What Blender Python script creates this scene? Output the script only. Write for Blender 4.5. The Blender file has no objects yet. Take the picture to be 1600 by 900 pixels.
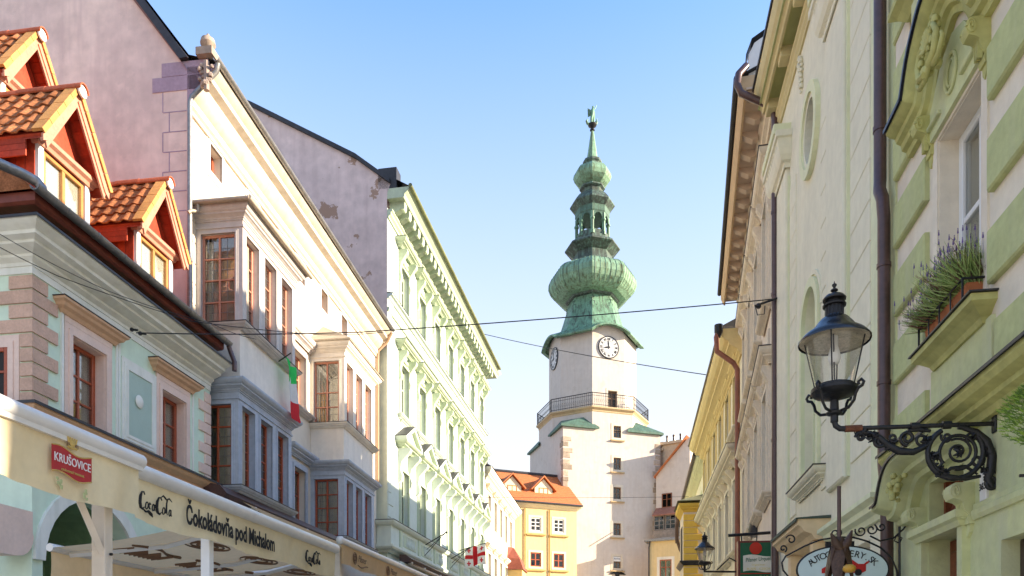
import bpy, bmesh, math, random
from mathutils import Vector, Matrix
random.seed(7)
R = math.radians
scene = bpy.context.scene
col = scene.collection

# ------------------------------------------------------------------ camera, sky, sun, exposure
F, CX, HY, CH = 1200.0, 800.0, 1040.0, 1.6      # lens in photo pixels, centre column, horizon row, eye height
cd = bpy.data.cameras.new('camera'); cam = bpy.data.objects.new('camera', cd); col.objects.link(cam)
cam.location = (0, 0, CH); cam.rotation_euler = (R(90), 0, 0)
cd.sensor_width = 36; cd.lens = F / 1600 * 36; cd.shift_y = (HY - 450) / 1600; cd.clip_end = 3000; cd.clip_start = 0.05
scene.camera = cam
SUN_AZ, SUN_EL = R(97), R(18.5)                   # azimuth clockwise from +Y
world = bpy.data.worlds.new('World'); scene.world = world; world.use_nodes = True
wn = world.node_tree.nodes; wl = world.node_tree.links
bg = wn['Background']; sky = wn.new('ShaderNodeTexSky'); sky.sky_type = 'NISHITA'; sky.sun_disc = False
sky.sun_elevation = SUN_EL; sky.sun_rotation = SUN_AZ; sky.altitude = 200; sky.air_density = 1.0; sky.dust_density = 0.5; sky.ozone_density = 5.5
# pale summer haze low in the sky, the same all round the horizon
tc = wn.new('ShaderNodeTexCoord'); sx_ = wn.new('ShaderNodeSeparateXYZ'); wl.new(tc.outputs['Generated'], sx_.inputs[0])
hz = wn.new('ShaderNodeMapRange'); hz.inputs[1].default_value = 0.66; hz.inputs[2].default_value = 0.22; hz.inputs[3].default_value = 0.0; hz.inputs[4].default_value = 0.95; wl.new(sx_.outputs['Z'], hz.inputs[0])
hm_ = wn.new('ShaderNodeMix'); hm_.data_type = 'RGBA'; wl.new(hz.outputs[0], hm_.inputs[0]); wl.new(sky.outputs[0], hm_.inputs[6]); hm_.inputs[7].default_value = (1.60,1.66,1.74,1)
wl.new(hm_.outputs[2], bg.inputs[0]); bg.inputs[1].default_value = 0.10
sd = bpy.data.lights.new('sun', 'SUN'); sun = bpy.data.objects.new('sun', sd); col.objects.link(sun)
sd.energy = 2.1; sd.angle = R(0.5); sd.color = (1.0, 0.90, 0.78)
sv = Vector((math.sin(SUN_AZ) * math.cos(SUN_EL), math.cos(SUN_AZ) * math.cos(SUN_EL), math.sin(SUN_EL)))
sun.rotation_euler = sv.to_track_quat('Z', 'Y').to_euler(); sun.location = (30, -10, 40)
vs = scene.view_settings; vs.view_transform = 'Standard'; vs.look = 'None'; vs.gamma = 1; vs.use_curve_mapping = False; vs.exposure = 2.66
vs.use_white_balance = True; vs.white_balance_temperature = 7400; vs.white_balance_tint = 10      # camera balanced for open shade
scene.cycles.max_bounces = 14; scene.cycles.diffuse_bounces = 10; scene.cycles.transparent_max_bounces = 16

# ------------------------------------------------------------------ frames: a wall line in plan, measured once
class Frame:
    """origin at the left end of a wall seen from its front; local x along it, -y outwards, z up"""
    def __init__(s, P0, P1):
        s.O = P0; dx, dy = P1[0]-P0[0], P1[1]-P0[1]; s.len = math.hypot(dx, dy)
        s.x = (dx/s.len, dy/s.len); s.y = (-s.x[1], s.x[0]); s.n = (s.x[1], -s.x[0]); s.ang = math.atan2(s.x[1], s.x[0])
    def uz(s, px, py, out=0):
        r = ((px-CX)/F, 1.0); k = (out + s.O[0]*s.n[0] + s.O[1]*s.n[1])/(r[0]*s.n[0]+r[1]*s.n[1])
        return ((r[0]*k-s.O[0])*s.x[0] + (k-s.O[1])*s.x[1], CH+(HY-py)/F*k)
    def u(s, px, out=0): return s.uz(px, 0, out)[0]
    def loc(s, P):
        a, b = P[0]-s.O[0], P[1]-s.O[1]
        return Vector((a*s.x[0]+b*s.x[1], a*s.y[0]+b*s.y[1], P[2]))
def street(xv, k, pn, pf, side):
    t = (xv-CX)/F; pt = lambda z: (t*z+k/F, z)
    a, b = pt(k/(pn-xv)), pt(k/(pf-xv))
    return Frame(a, b) if side == 'L' else Frame(b, a)
def at(px, py, Z): return Vector(((px-CX)/F*Z, Z, CH+(HY-py)/F*Z))

# ------------------------------------------------------------------ mesh builder (x along the wall, d outwards, z up)
class MB:
    def __init__(s): s.v = []; s.f = []
    def add(s, vs, fs):
        n = len(s.v); s.v += [tuple(v) for v in vs]; s.f += [tuple(i+n for i in f) for f in fs]; return s
    def box(s, x0, x1, d0, d1, z0, z1):
        vs = [(x, -d, z) for x in (x0, x1) for d in (d0, d1) for z in (z0, z1)]
        return s.add(vs, [(0,1,3,2),(4,6,7,5),(0,4,5,1),(2,3,7,6),(0,2,6,4),(1,5,7,3)])
    def bev(s, x0, x1, d0, d1, z0, z1, b=0.012):
        """block with its front edges chamfered"""
        vs = [(x0,-d0,z0),(x1,-d0,z0),(x1,-d0,z1),(x0,-d0,z1),(x0,-d1+b,z0),(x1,-d1+b,z0),(x1,-d1+b,z1),(x0,-d1+b,z1),
              (x0+b,-d1,z0+b),(x1-b,-d1,z0+b),(x1-b,-d1,z1-b),(x0+b,-d1,z1-b)]
        fs = [(3,2,1,0),(8,9,10,11)]
        for i in range(4):
            j = (i+1) % 4; fs += [(i,j,j+4,i+4),(i+4,j+4,j+8,i+8)]
        return s.add(vs, fs)
    def quad(s, *p): return s.add([(a,-b,c) for a,b,c in p], [tuple(range(len(p)))])
    def prism(s, pts, d0, d1):
        n = len(pts); vs = [(x,-d0,z) for x,z in pts]+[(x,-d1,z) for x,z in pts]
        return s.add(vs, [tuple(range(n))[::-1], tuple(range(n,2*n))]+[(i,(i+1)%n,(i+1)%n+n,i+n) for i in range(n)])
    def prism_x(s, prof, x0, x1):
        n = len(prof); vs = [(x0,-d,z) for d,z in prof]+[(x1,-d,z) for d,z in prof]
        return s.add(vs, [tuple(range(n)), tuple(range(n,2*n))[::-1]]+[(i,i+n,(i+1)%n+n,(i+1)%n) for i in range(n)])
    def sweep(s, path, prof, closed=False, caps=True):
        """profile (outward offset, z) mitred along a plan path (x, d)"""
        n = len(path); m = len(prof); nor = []
        seg = [(path[(i+1)%n][0]-path[i][0], path[(i+1)%n][1]-path[i][1]) for i in range(n if closed else n-1)]
        sn = [(-b/math.hypot(a,b), a/math.hypot(a,b)) for a,b in seg]
        for i in range(n):
            if closed: a, b = sn[i-1], sn[i]
            else: a, b = sn[max(i-1,0)], sn[min(i,len(sn)-1)]
            q = 1+a[0]*b[0]+a[1]*b[1]; nor.append(((a[0]+b[0])/q, (a[1]+b[1])/q))
        vs = [(p[0]+o*nn[0], -(p[1]+o*nn[1]), z) for p, nn in zip(path, nor) for o, z in prof]
        fs = []
        for i in range(n if closed else n-1):
            j = (i+1) % n
            fs += [(i*m+k, i*m+(k+1)%m, j*m+(k+1)%m, j*m+k) for k in range(m)]
        if not closed and caps: fs += [tuple(range(m))[::-1], tuple((n-1)*m+k for k in range(m))]
        return s.add(vs, fs)
    def tube(s, pts, r, n=6, caps=True):
        pts = [Vector((p[0],-p[1],p[2])) for p in pts]; L = len(pts); rr = r if isinstance(r,(list,tuple)) else [r]*L
        vs = []; up = None
        for i, p in enumerate(pts):
            t = (pts[min(i+1,L-1)]-pts[max(i-1,0)]).normalized()
            if up is None: up = Vector((0,0,1)) if abs(t.z) < .9 else Vector((1,0,0))
            a = t.cross(up)
            if a.length < 1e-4: a = t.orthogonal()
            a.normalize(); b = a.cross(t); up = b
            vs += [p+(a*math.cos(2*math.pi*k/n)+b*math.sin(2*math.pi*k/n))*rr[i] for k in range(n)]
        fs = [(i*n+k, i*n+(k+1)%n, (i+1)*n+(k+1)%n, (i+1)*n+k) for i in range(L-1) for k in range(n)]
        if caps: fs += [tuple(range(n))[::-1], tuple((L-1)*n+k for k in range(n))]
        return s.add(vs, fs)
    def lathe(s, prof, n=16, c=(0,0), rot=0.0, caps=True):
        vs = [(c[0]+r*math.cos(rot+2*math.pi*k/n), -c[1]+r*math.sin(rot+2*math.pi*k/n), z) for r,z in prof for k in range(n)]
        fs = [(i*n+k, i*n+(k+1)%n, (i+1)*n+(k+1)%n, (i+1)*n+k) for i in range(len(prof)-1) for k in range(n)]
        if caps: fs += [tuple(range(n))[::-1], tuple((len(prof)-1)*n+k for k in range(n))]
        return s.add(vs, fs)
    def ball(s, c, r, n=10, sx=1, sd=1, sz=1):
        m = n//2+1; pr = [(math.sin(math.pi*i/m), -math.cos(math.pi*i/m)) for i in range(1, m)]
        vs = [(c[0]+a*r*sx*math.cos(2*math.pi*k/n), -c[1]+a*r*sd*math.sin(2*math.pi*k/n), c[2]+b*r*sz) for a,b in pr for k in range(n)]
        fs = [(i*n+k, i*n+(k+1)%n, (i+1)*n+(k+1)%n, (i+1)*n+k) for i in range(len(pr)-1) for k in range(n)]
        fs += [tuple(range(n))[::-1], tuple((len(pr)-1)*n+k for k in range(n))]
        return s.add(vs, fs)
    def wall(s, x0, x1, z0, z1, holes=(), d=0.0, depth=0.3):
        """front sheet with rectangular openings and their reveals"""
        xs = sorted({x0,x1}|{h[0] for h in holes}|{h[1] for h in holes}); zs = sorted({z0,z1}|{h[2] for h in holes}|{h[3] for h in holes})
        xs = [x for x in xs if x0-1e-6 <= x <= x1+1e-6]; zs = [z for z in zs if z0-1e-6 <= z <= z1+1e-6]
        for a, b in zip(xs, xs[1:]):
            for c, e in zip(zs, zs[1:]):
                mx, mz = (a+b)/2, (c+e)/2
                if not any(h[0] < mx < h[1] and h[2] < mz < h[3] for h in holes): s.quad((a,d,c),(b,d,c),(b,d,e),(a,d,e))
        for h in holes:
            a, b, c, e = h[:4]; q = d-depth
            s.quad((a,d,c),(a,q,c),(a,q,e),(a,d,e)); s.quad((b,q,c),(b,d,c),(b,d,e),(b,q,e))
            s.quad((a,d,e),(a,q,e),(b,q,e),(b,d,e)); s.quad((a,q,c),(a,d,c),(b,d,c),(b,q,c))
        return s
    def mesh(s, name, m=None, smooth=None):
        me = bpy.data.meshes.new(name); me.from_pydata(s.v, [], s.f)
        b = bmesh.new(); b.from_mesh(me); bmesh.ops.recalc_face_normals(b, faces=b.faces); b.to_mesh(me); b.free()
        if m is not None: me.materials.append(m)
        if smooth is not None: me.shade_smooth(); me.set_sharp_from_angle(angle=R(smooth))
        return me
def link(name, data, parent=None, loc=(0,0,0), rot=(0,0,0), scale=(1,1,1)):
    o = bpy.data.objects.new(name, data); col.objects.link(o); o.parent = parent; o.location = loc; o.rotation_euler = rot; o.scale = scale; return o
def part(name, mb, m, parent, loc=(0,0,0), rot=(0,0,0), smooth=None):
    return link(name, mb.mesh(name, m, smooth), parent, loc, rot)
def tag(o, label, cat, group=None):
    o['label'] = label; o['category'] = cat
    if group: o['group'] = group
    return o
def thing(name, label, cat, fr=None, loc=None, ang=0.0, group=None):
    if fr is not None: loc = (fr.O[0], fr.O[1], 0); ang = fr.ang
    return tag(link(name, None, None, loc or (0,0,0), (0,0,ang)), label, cat, group)
def structure(o): o['kind'] = 'structure'; return o

# ------------------------------------------------------------------ materials
def mat(name, c, rough=0.8, metal=0.0, var=0.10, scale=1.2, bump=0.15, bscale=40.0, streak=0.0, streak_col=None, spec=0.3, c2=None, fleck=0.0, rnd=0.0, fleck_col=(0.42,0.27,0.20)):
    """weathered surface: base colour, slow cloudy variation, fine grain relief, optional rain streaks"""
    k = min(1.0, 0.80/max(c)); c = tuple(x*k for x in c)      # nothing is paler than fresh white paint
    m = bpy.data.materials.new(name); m.use_nodes = True; nt = m.node_tree; N = nt.nodes; L = nt.links
    b = N['Principled BSDF']; b.inputs['Roughness'].default_value = rough; b.inputs['Metallic'].default_value = metal
    b.inputs['Specular IOR Level'].default_value = spec
    g = N.new('ShaderNodeNewGeometry')
    n1 = N.new('ShaderNodeTexNoise'); n1.inputs['Scale'].default_value = scale; n1.inputs['Detail'].default_value = 6; n1.inputs['Roughness'].default_value = 0.65
    L.new(g.outputs['Position'], n1.inputs['Vector'])
    r = N.new('ShaderNodeValToRGB'); r.color_ramp.elements[0].position = 0.3; r.color_ramp.elements[1].position = 0.72
    lo = c2 or tuple(x*(1-var) for x in c); hi = tuple(min(1, x*(1+var*0.5)) for x in c)
    r.color_ramp.elements[0].color = (*lo, 1); r.color_ramp.elements[1].color = (*hi, 1)
    L.new(n1.outputs['Fac'], r.inputs['Fac']); out = r.outputs['Color']
    nb = N.new('ShaderNodeTexNoise'); nb.inputs['Scale'].default_value = scale*6.3; nb.inputs['Detail'].default_value = 5; L.new(g.outputs['Position'], nb.inputs['Vector'])
    mr = N.new('ShaderNodeMapRange'); mr.inputs[1].default_value = 0.3; mr.inputs[2].default_value = 0.7; mr.inputs[3].default_value = 1-var*0.8; mr.inputs[4].default_value = 1+var*0.3; L.new(nb.outputs['Fac'], mr.inputs[0])
    fac = mr.outputs[0]
    if rnd:      # piece-to-piece difference in firing or stone
        oi = N.new('ShaderNodeObjectInfo'); m3 = N.new('ShaderNodeMapRange'); m3.inputs[3].default_value = 1-rnd; m3.inputs[4].default_value = 1+rnd*0.5; L.new(oi.outputs['Random'], m3.inputs[0])
        mm = N.new('ShaderNodeMath'); mm.operation = 'MULTIPLY'; L.new(fac, mm.inputs[0]); L.new(m3.outputs[0], mm.inputs[1]); fac = mm.outputs[0]
    vm = N.new('ShaderNodeVectorMath'); vm.operation = 'SCALE'; L.new(out, vm.inputs[0]); L.new(fac, vm.inputs['Scale']); out = vm.outputs[0]
    if streak:
        mp = N.new('ShaderNodeMapping'); mp.inputs['Scale'].default_value = (3.5, 3.5, 0.35); L.new(g.outputs['Position'], mp.inputs['Vector'])
        n2 = N.new('ShaderNodeTexNoise'); n2.inputs['Scale'].default_value = 1.6; n2.inputs['Detail'].default_value = 5; L.new(mp.outputs['Vector'], n2.inputs['Vector'])
        r2 = N.new('ShaderNodeValToRGB'); r2.color_ramp.elements[0].position = 0.47; r2.color_ramp.elements[1].position = 0.70
        r2.color_ramp.elements[0].color = (0,0,0,1); r2.color_ramp.elements[1].color = (streak,)*3+(1,); L.new(n2.outputs['Fac'], r2.inputs['Fac'])
        mx = N.new('ShaderNodeMix'); mx.data_type = 'RGBA'; L.new(r2.outputs['Color'], mx.inputs[0]); L.new(out, mx.inputs[6])
        sc = streak_col or tuple(x*0.55 for x in c); mx.inputs[7].default_value = (*sc, 1); out = mx.outputs[2]
    if fleck:
        n3 = N.new('ShaderNodeTexNoise'); n3.inputs['Scale'].default_value = 1.1; n3.inputs['Detail'].default_value = 9; n3.inputs['Roughness'].default_value = 0.6; L.new(g.outputs['Position'], n3.inputs['Vector'])
        r3 = N.new('ShaderNodeValToRGB'); r3.color_ramp.elements[0].position = 0.615; r3.color_ramp.elements[1].position = 0.63
        r3.color_ramp.elements[0].color = (0,0,0,1); r3.color_ramp.elements[1].color = (fleck,)*3+(1,); L.new(n3.outputs['Fac'], r3.inputs['Fac'])
        mx = N.new('ShaderNodeMix'); mx.data_type = 'RGBA'; L.new(r3.outputs['Color'], mx.inputs[0]); L.new(out, mx.inputs[6]); mx.inputs[7].default_value = (*fleck_col,1); out = mx.outputs[2]
    L.new(out, b.inputs['Base Color'])
    if bump:
        n4 = N.new('ShaderNodeTexNoise'); n4.inputs['Scale'].default_value = bscale; n4.inputs['Detail'].default_value = 4; L.new(g.outputs['Position'], n4.inputs['Vector'])
        bp = N.new('ShaderNodeBump'); bp.inputs['Strength'].default_value = bump; bp.inputs['Distance'].default_value = 0.02; L.new(n4.outputs['Fac'], bp.inputs['Height']); L.new(bp.outputs['Normal'], b.inputs['Normal'])
    return m
def glass(name, tint=(0.75,0.8,0.8), refl=0.12, rough=0.02, dirt=0.0):
    m = bpy.data.materials.new(name); m.use_nodes = True; nt = m.node_tree; N = nt.nodes; L = nt.links; N.remove(N['Principled BSDF'])
    t = N.new('ShaderNodeBsdfTransparent'); t.inputs[0].default_value = (*tint, 1)
    gl = N.new('ShaderNodeBsdfGlossy'); gl.inputs['Roughness'].default_value = rough
    fr = N.new('ShaderNodeFresnel'); fr.inputs['IOR'].default_value = 1.5
    ad = N.new('ShaderNodeMath'); ad.operation = 'ADD'; ad.inputs[1].default_value = refl; ad.use_clamp = True; hf = N.new('ShaderNodeMath'); hf.operation = 'MULTIPLY'; hf.inputs[1].default_value = 0.55; L.new(fr.outputs[0], hf.inputs[0]); L.new(hf.outputs[0], ad.inputs[0])
    g = N.new('ShaderNodeNewGeometry'); nz = N.new('ShaderNodeTexNoise'); nz.inputs['Scale'].default_value = 2.2; L.new(g.outputs['Position'], nz.inputs['Vector'])
    bp = N.new('ShaderNodeBump'); bp.inputs['Strength'].default_value = 0.06; bp.inputs['Distance'].default_value = 0.1; L.new(nz.outputs['Fac'], bp.inputs['Height']); L.new(bp.outputs['Normal'], gl.inputs['Normal'])
    mx = N.new('ShaderNodeMixShader'); L.new(ad.outputs[0], mx.inputs[0]); L.new(t.outputs[0], mx.inputs[1]); L.new(gl.outputs[0], mx.inputs[2])
    out = mx.outputs[0]
    if dirt:
        df = N.new('ShaderNodeBsdfDiffuse'); df.inputs[0].default_value = (0.5,0.46,0.38,1)
        n5 = N.new('ShaderNodeTexNoise'); n5.inputs['Scale'].default_value = 9; n5.inputs['Detail'].default_value = 5; L.new(g.outputs['Position'], n5.inputs['Vector'])
        mu = N.new('ShaderNodeMapRange'); mu.inputs[1].default_value = 0.4; mu.inputs[2].default_value = 0.8; mu.inputs[3].default_value = 0.03; mu.inputs[4].default_value = dirt; L.new(n5.outputs['Fac'], mu.inputs[0])
        m2 = N.new('ShaderNodeMixShader'); L.new(mu.outputs[0], m2.inputs[0]); L.new(out, m2.inputs[1]); L.new(df.outputs[0], m2.inputs[2]); out = m2.outputs[0]
    L.new(out, N['Material Output'].inputs[0]); return m
def cloth(name, c, trans=0.35, var=0.05):
    m = mat(name, c, rough=0.9, var=var, scale=2.5, bump=0.1, bscale=14, spec=0.1); nt = m.node_tree; N = nt.nodes; L = nt.links
    b = N['Principled BSDF']; t = N.new('ShaderNodeBsdfTranslucent'); L.new(b.inputs['Base Color'].links[0].from_socket, t.inputs[0])
    mx = N.new('ShaderNodeMixShader'); mx.inputs[0].default_value = trans; L.new(b.outputs[0], mx.inputs[1]); L.new(t.outputs[0], mx.inputs[2]); L.new(mx.outputs[0], N['Material Output'].inputs[0]); return m

GL = glass('window_glass', (0.92,0.94,0.93), 0.06); GL_FAR = glass('window_glass_far', (0.6,0.62,0.6), 0.06); LAMP_GL = glass('lamp_glass', (0.98,0.985,0.98), 0.03, 0.03, dirt=0.12)
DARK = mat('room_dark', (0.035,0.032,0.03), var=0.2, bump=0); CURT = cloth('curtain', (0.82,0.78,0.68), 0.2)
ROOM = mat('room_plaster', (0.40,0.34,0.26), var=0.2, bump=0)
ORANGE = mat('curtain_amber', (0.75,0.36,0.07), var=0.2, bump=0)
METAL = mat('zinc', (0.30,0.29,0.28), rough=0.45, metal=0.7, var=0.25, scale=3, bump=0.05)
DARKMETAL = mat('lead_flashing', (0.06,0.06,0.065), rough=0.5, metal=0.3, var=0.3, bump=0.05)
BROWNPIPE = mat('brown_painted_pipe', (0.095,0.048,0.042), rough=0.35, var=0.25, scale=3, bump=0.04, spec=0.5)
IRON = mat('black_iron', (0.022,0.022,0.024), rough=0.42, metal=0.4, var=0.3, scale=12, bump=0.25, bscale=60, spec=0.5)
RUST = mat('rusty_iron', (0.20,0.07,0.035), rough=0.7, var=0.5, scale=20, bump=0.3)
WIRE = mat('wire_black', (0.03,0.03,0.032), rough=0.6, bump=0)
WHITE = mat('white_paint', (0.78,0.77,0.74), rough=0.45, var=0.06, bump=0.03)

# ------------------------------------------------------------------ windows
_cache = {}
def pane_mesh(w, h, m):
    k = ('pane', round(w,3), round(h,3), m.name)
    if k not in _cache: _cache[k] = MB().box(0, w, -0.004, 0.004, 0, h).mesh('pane', m)
    return _cache[k]
def window(parent, x0, x1, z0, z1, d, frame, gl=GL, nx=2, zs=(0.5,), fw=0.06, mw=0.035, back=None, bd=0.35, name='window', panes=True, lead=0, thick_mid=True):
    """casement: frame with bars (one mesh), each pane a sub-part, a lining behind"""
    w, h = x1-x0, z1-z0
    k = ('win', round(w,3), round(h,3), frame.name, nx, zs, fw, mw, lead)
    xe = [fw+(w-2*fw)*i/nx for i in range(nx+1)]; ze = [fw]+[fw+(h-2*fw)*q for q in zs]+[h-fw]
    if k not in _cache:
        m = MB(); m.bev(0,fw,-0.05,0.02,0,h,.008).bev(w-fw,w,-0.05,0.02,0,h,.008).bev(fw,w-fw,-0.05,0.018,h-fw,h,.008).bev(fw,w-fw,-0.05,0.018,0,fw,.008)
        for i, x in enumerate(xe[1:-1]): t = mw*(1.5 if nx == 2 else 1); m.bev(x-t/2,x+t/2,-0.04,0.012,fw,h-fw,.006)
        for z in ze[1:-1]: m.bev(fw,w-fw,-0.035,0.008,z-mw/2,z+mw/2,.005)
        _cache[k] = m.mesh(name, frame)
    o = link(name, _cache[k], parent, (x0,-d,z0))
    if panes:
        for a, b in zip(xe, xe[1:]):
            for c, e in zip(ze, ze[1:]): link('pane', pane_mesh(b-a, e-c, gl), o, (a, 0.012, c))
    else: link('glazing', pane_mesh(w-2*fw, h-2*fw, gl), o, (fw, 0.012, fw))
    if lead:
        m = MB()
        for a, b in zip(xe, xe[1:]):
            m.box((a+b)/2-.004,(a+b)/2+.004,-0.006,-0.001,fw,h-fw)
        for c, e in zip(ze, ze[1:]):
            for q in range(1, lead): m.box(fw,w-fw,-0.0062,-0.0012,c+(e-c)*q/lead-.004,c+(e-c)*q/lead+.004)
        part('leading', m, METAL, o)
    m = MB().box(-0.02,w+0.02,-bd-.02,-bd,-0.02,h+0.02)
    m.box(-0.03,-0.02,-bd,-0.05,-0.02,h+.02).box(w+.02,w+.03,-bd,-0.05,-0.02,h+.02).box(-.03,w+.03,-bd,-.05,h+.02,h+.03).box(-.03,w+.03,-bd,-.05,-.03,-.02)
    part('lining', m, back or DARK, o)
    return o
def curtain(win, w, h, z0=0.0, side=None, m=None, dd=0.075):
    """pleated drape hanging behind the panes, a sub-part of the window"""
    b = MB(); n = 28; a0, a1 = (0.05, w-0.05) if side is None else side
    pts = [(a0+(a1-a0)*i/n, -dd+0.02*math.sin(i*1.9)+0.006*math.sin(i*5.1)) for i in range(n+1)]
    for p, q in zip(pts, pts[1:]): b.quad((p[0],p[1],z0+.05),(q[0],q[1],z0+.05),(q[0],q[1],h-.04),(p[0],p[1],h-.04))
    part('curtain', b, m or CURT, win, smooth=60)
def surround(m, x0, x1, z0, z1, d, w=0.14, p=0.05, bottom=False, steps=2):
    """moulded architrave round an opening"""
    for i in range(steps):
        a = w*(1-i/steps); q = p*(i+1)/steps if i else p*0.55
        q = d+q; ins = a
        m.box(x0-ins,x0-ins+w/steps,d-.02,q,z0-(ins if bottom else 0),z1+ins); m.box(x1+ins-w/steps,x1+ins,d-.02,q,z0-(ins if bottom else 0),z1+ins)
        m.box(x0-ins+w/steps,x1+ins-w/steps,d-.02,q,z1+ins-w/steps,z1+ins)
        if bottom: m.box(x0-ins+w/steps,x1+ins-w/steps,d-.02,q,z0-ins,z0-ins+w/steps)
    return m
CORN = [(0,0),(.10,0),(.10,.08),(.22,.14),(.22,.22),(.45,.34),(.62,.40),(.62,.52),(.80,.60),(.94,.74),(1,.86),(1,1),(0,1)]   # unit cornice profile
def prof(w, h, z, base=CORN, o0=0.0): return [(o0+a*w, z+b*h) for a, b in base]
def text(name, body, size, m, parent, loc, rot=(R(90),0,0), shear=0.0, sx=1.0, align='CENTER', ext=0.002, offset=0.0):
    c = bpy.data.curves.new('lettering', 'FONT'); c.body = body; c.size = size; c.align_x = align; c.align_y = 'CENTER'; c.extrude = ext; c.shear = shear; c.offset = offset; c.resolution_u = 3
    t = bpy.data.objects.new('tmp', c); col.objects.link(t); dg = bpy.context.evaluated_depsgraph_get(); dg.update()
    me = bpy.data.meshes.new_from_object(t.evaluated_get(dg)); bpy.data.objects.remove(t)
    me.materials.clear(); me.materials.append(m); me.name = 'lettering'
    return link(name, me, parent, loc, rot, (sx,1,1))
# ------------------------------------------------------------------ ground
GROUND = mat('cobbled_ground', (0.48,0.44,0.38), var=0.3, scale=5, bump=0.6, bscale=9)
structure(link('ground', MB().box(-600,600,-900,600,-0.3,0).mesh('ground', GROUND)))

# ------------------------------------------------------------------ mint corner house
MINT = mat('mint_plaster', (0.66,0.80,0.63), var=0.07, scale=1.4, bump=0.10, streak=0.35, streak_col=(0.54,0.66,0.52))
MINTW = mat('mint_white_trim', (0.84,0.84,0.76), var=0.06, streak=0.35, streak_col=(0.50,0.53,0.42), bump=0.06)
MINTG = mat('mint_attic_green', (0.40,0.56,0.30), var=0.10, bump=0.1, streak=0.2)
CREAMTRIM = mat('cream_cornice', (0.83,0.82,0.72), var=0.08, bump=0.06, streak=0.25, streak_col=(0.50,0.48,0.34))
SAND = mat('pink_sandstone', (0.66,0.43,0.32), var=0.16, scale=5, bump=0.5, bscale=30, rnd=.12)
SANDP = mat('pink_stone_smooth', (0.80,0.60,0.50), var=0.08, scale=3, bump=0.12)
HOODB = mat('ochre_stone_hood', (0.68,0.42,0.26), var=0.10, scale=3, bump=0.1)
REDWOOD = mat('red_brown_casement', (0.42,0.085,0.03), rough=0.4, var=0.2, scale=5, bump=0.05, spec=0.5)
FASCIA = mat('oxblood_fascia', (0.22,0.055,0.035), rough=0.5, var=0.25, scale=2, bump=0.08)
REDBOARD = mat('red_stained_board', (0.46,0.06,0.026), rough=0.65, var=0.3, scale=3, bump=0.2, rnd=.25)
PINKBOARD = mat('salmon_bargeboard', (0.55,0.24,0.16), rough=0.6, var=0.15, scale=4, bump=0.1)
TILE = mat('terracotta_tile', (0.56,0.21,0.09), rough=0.9, spec=.1, var=0.45, scale=6, bump=0.3, rnd=.4)
TILEY = mat('verge_tile', (0.70,0.33,0.10), rough=0.75, var=0.22, scale=6, bump=0.2, rnd=.2)
TILER = mat('ridge_tile', (0.50,0.12,0.05), rough=0.75, rnd=.25, var=0.25, scale=6, bump=0.15)
OAKF = mat('honey_window_frame', (0.50,0.22,0.07), rough=0.45, var=0.15, scale=6, bump=0.05)

m_fr = street(975,-9964,50,328,'L'); ML = m_fr.len
mint = thing('corner_house', 'mint green corner house with pink stone quoins and red tiled dormers', 'house', m_fr)
w1, w2 = (0.76,1.52,5.27,6.56), (3.02,3.78,5.27,6.56)
b = MB().wall(0,ML,0,8.04,[w1,w2,(0.2,2.3,0,4.15)],depth=0.26)
sp = [(0.2,4.15)]+[(1.25-1.05*math.cos(math.pi*i/16), 3.1+1.05*math.sin(math.pi*i/16)) for i in range(17)]+[(2.3,4.15)]
b.prism([(0.2,4.15)]+sp[1:10]+[(1.25,4.151)],-0.26,-0.001).prism([(1.25,4.151)]+sp[9:18]+[(2.3,4.15)],-0.26,-0.001)
b.quad((0,0,0),(0,0,8),(0,-8,8),(0,-8,0)); b.quad((ML,0,0),(ML,0,8),(ML,-8,8),(ML,-8,0)); b.quad((0,-8,0),(ML,-8,0),(ML,-8,8),(0,-8,8))
part('wall', b, MINT, mint)
ar = MB()
for i in range(16):
    a0, a1 = math.pi*i/16, math.pi*(i+1)/16
    P = lambda r,a: (1.25-r*math.cos(a), 3.1+r*math.sin(a))
    ar.prism([P(1.05,a0),P(1.05,a1),P(1.24,a1),P(1.24,a0)],0.0,0.05)
part('arch_trim', ar, MINTW, mint)
v = MB()
for i in range(16):
    a0, a1 = math.pi*i/16, math.pi*(i+1)/16; p, q = P(1.05,a0), P(1.05,a1)
    v.quad((p[0],-0.26,p[1]),(q[0],-0.26,q[1]),(q[0],-1.7,q[1]),(p[0],-1.7,p[1]))
v.quad((0.2,-0.26,0),(0.2,-0.26,3.1),(0.2,-1.7,3.1),(0.2,-1.7,0)); v.quad((2.3,-0.26,0),(2.3,-0.26,3.1),(2.3,-1.7,3.1),(2.3,-1.7,0)); v.quad((0.2,-1.7,0),(2.3,-1.7,0),(2.3,-1.7,4.2),(0.2,-1.7,4.2))
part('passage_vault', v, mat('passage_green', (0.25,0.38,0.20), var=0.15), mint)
dr = MB().box(0.5,2.0,-1.69,-1.6,0,2.9); pd = part('passage_door', dr, FASCIA, mint)
dg = MB()
for i in range(10):
    a0, a1 = math.pi*i/10, math.pi*(i+1)/10
    dg.prism([(1.25-.75*math.cos(a0),2.9+.75*math.sin(a0)),(1.25-.75*math.cos(a1),2.9+.75*math.sin(a1)),(1.25-.6*math.cos(a1),2.9+.6*math.sin(a1)),(1.25-.6*math.cos(a0),2.9+.6*math.sin(a0))],-1.69,-1.62)
part('door_arch', dg, FASCIA, mint)
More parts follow.
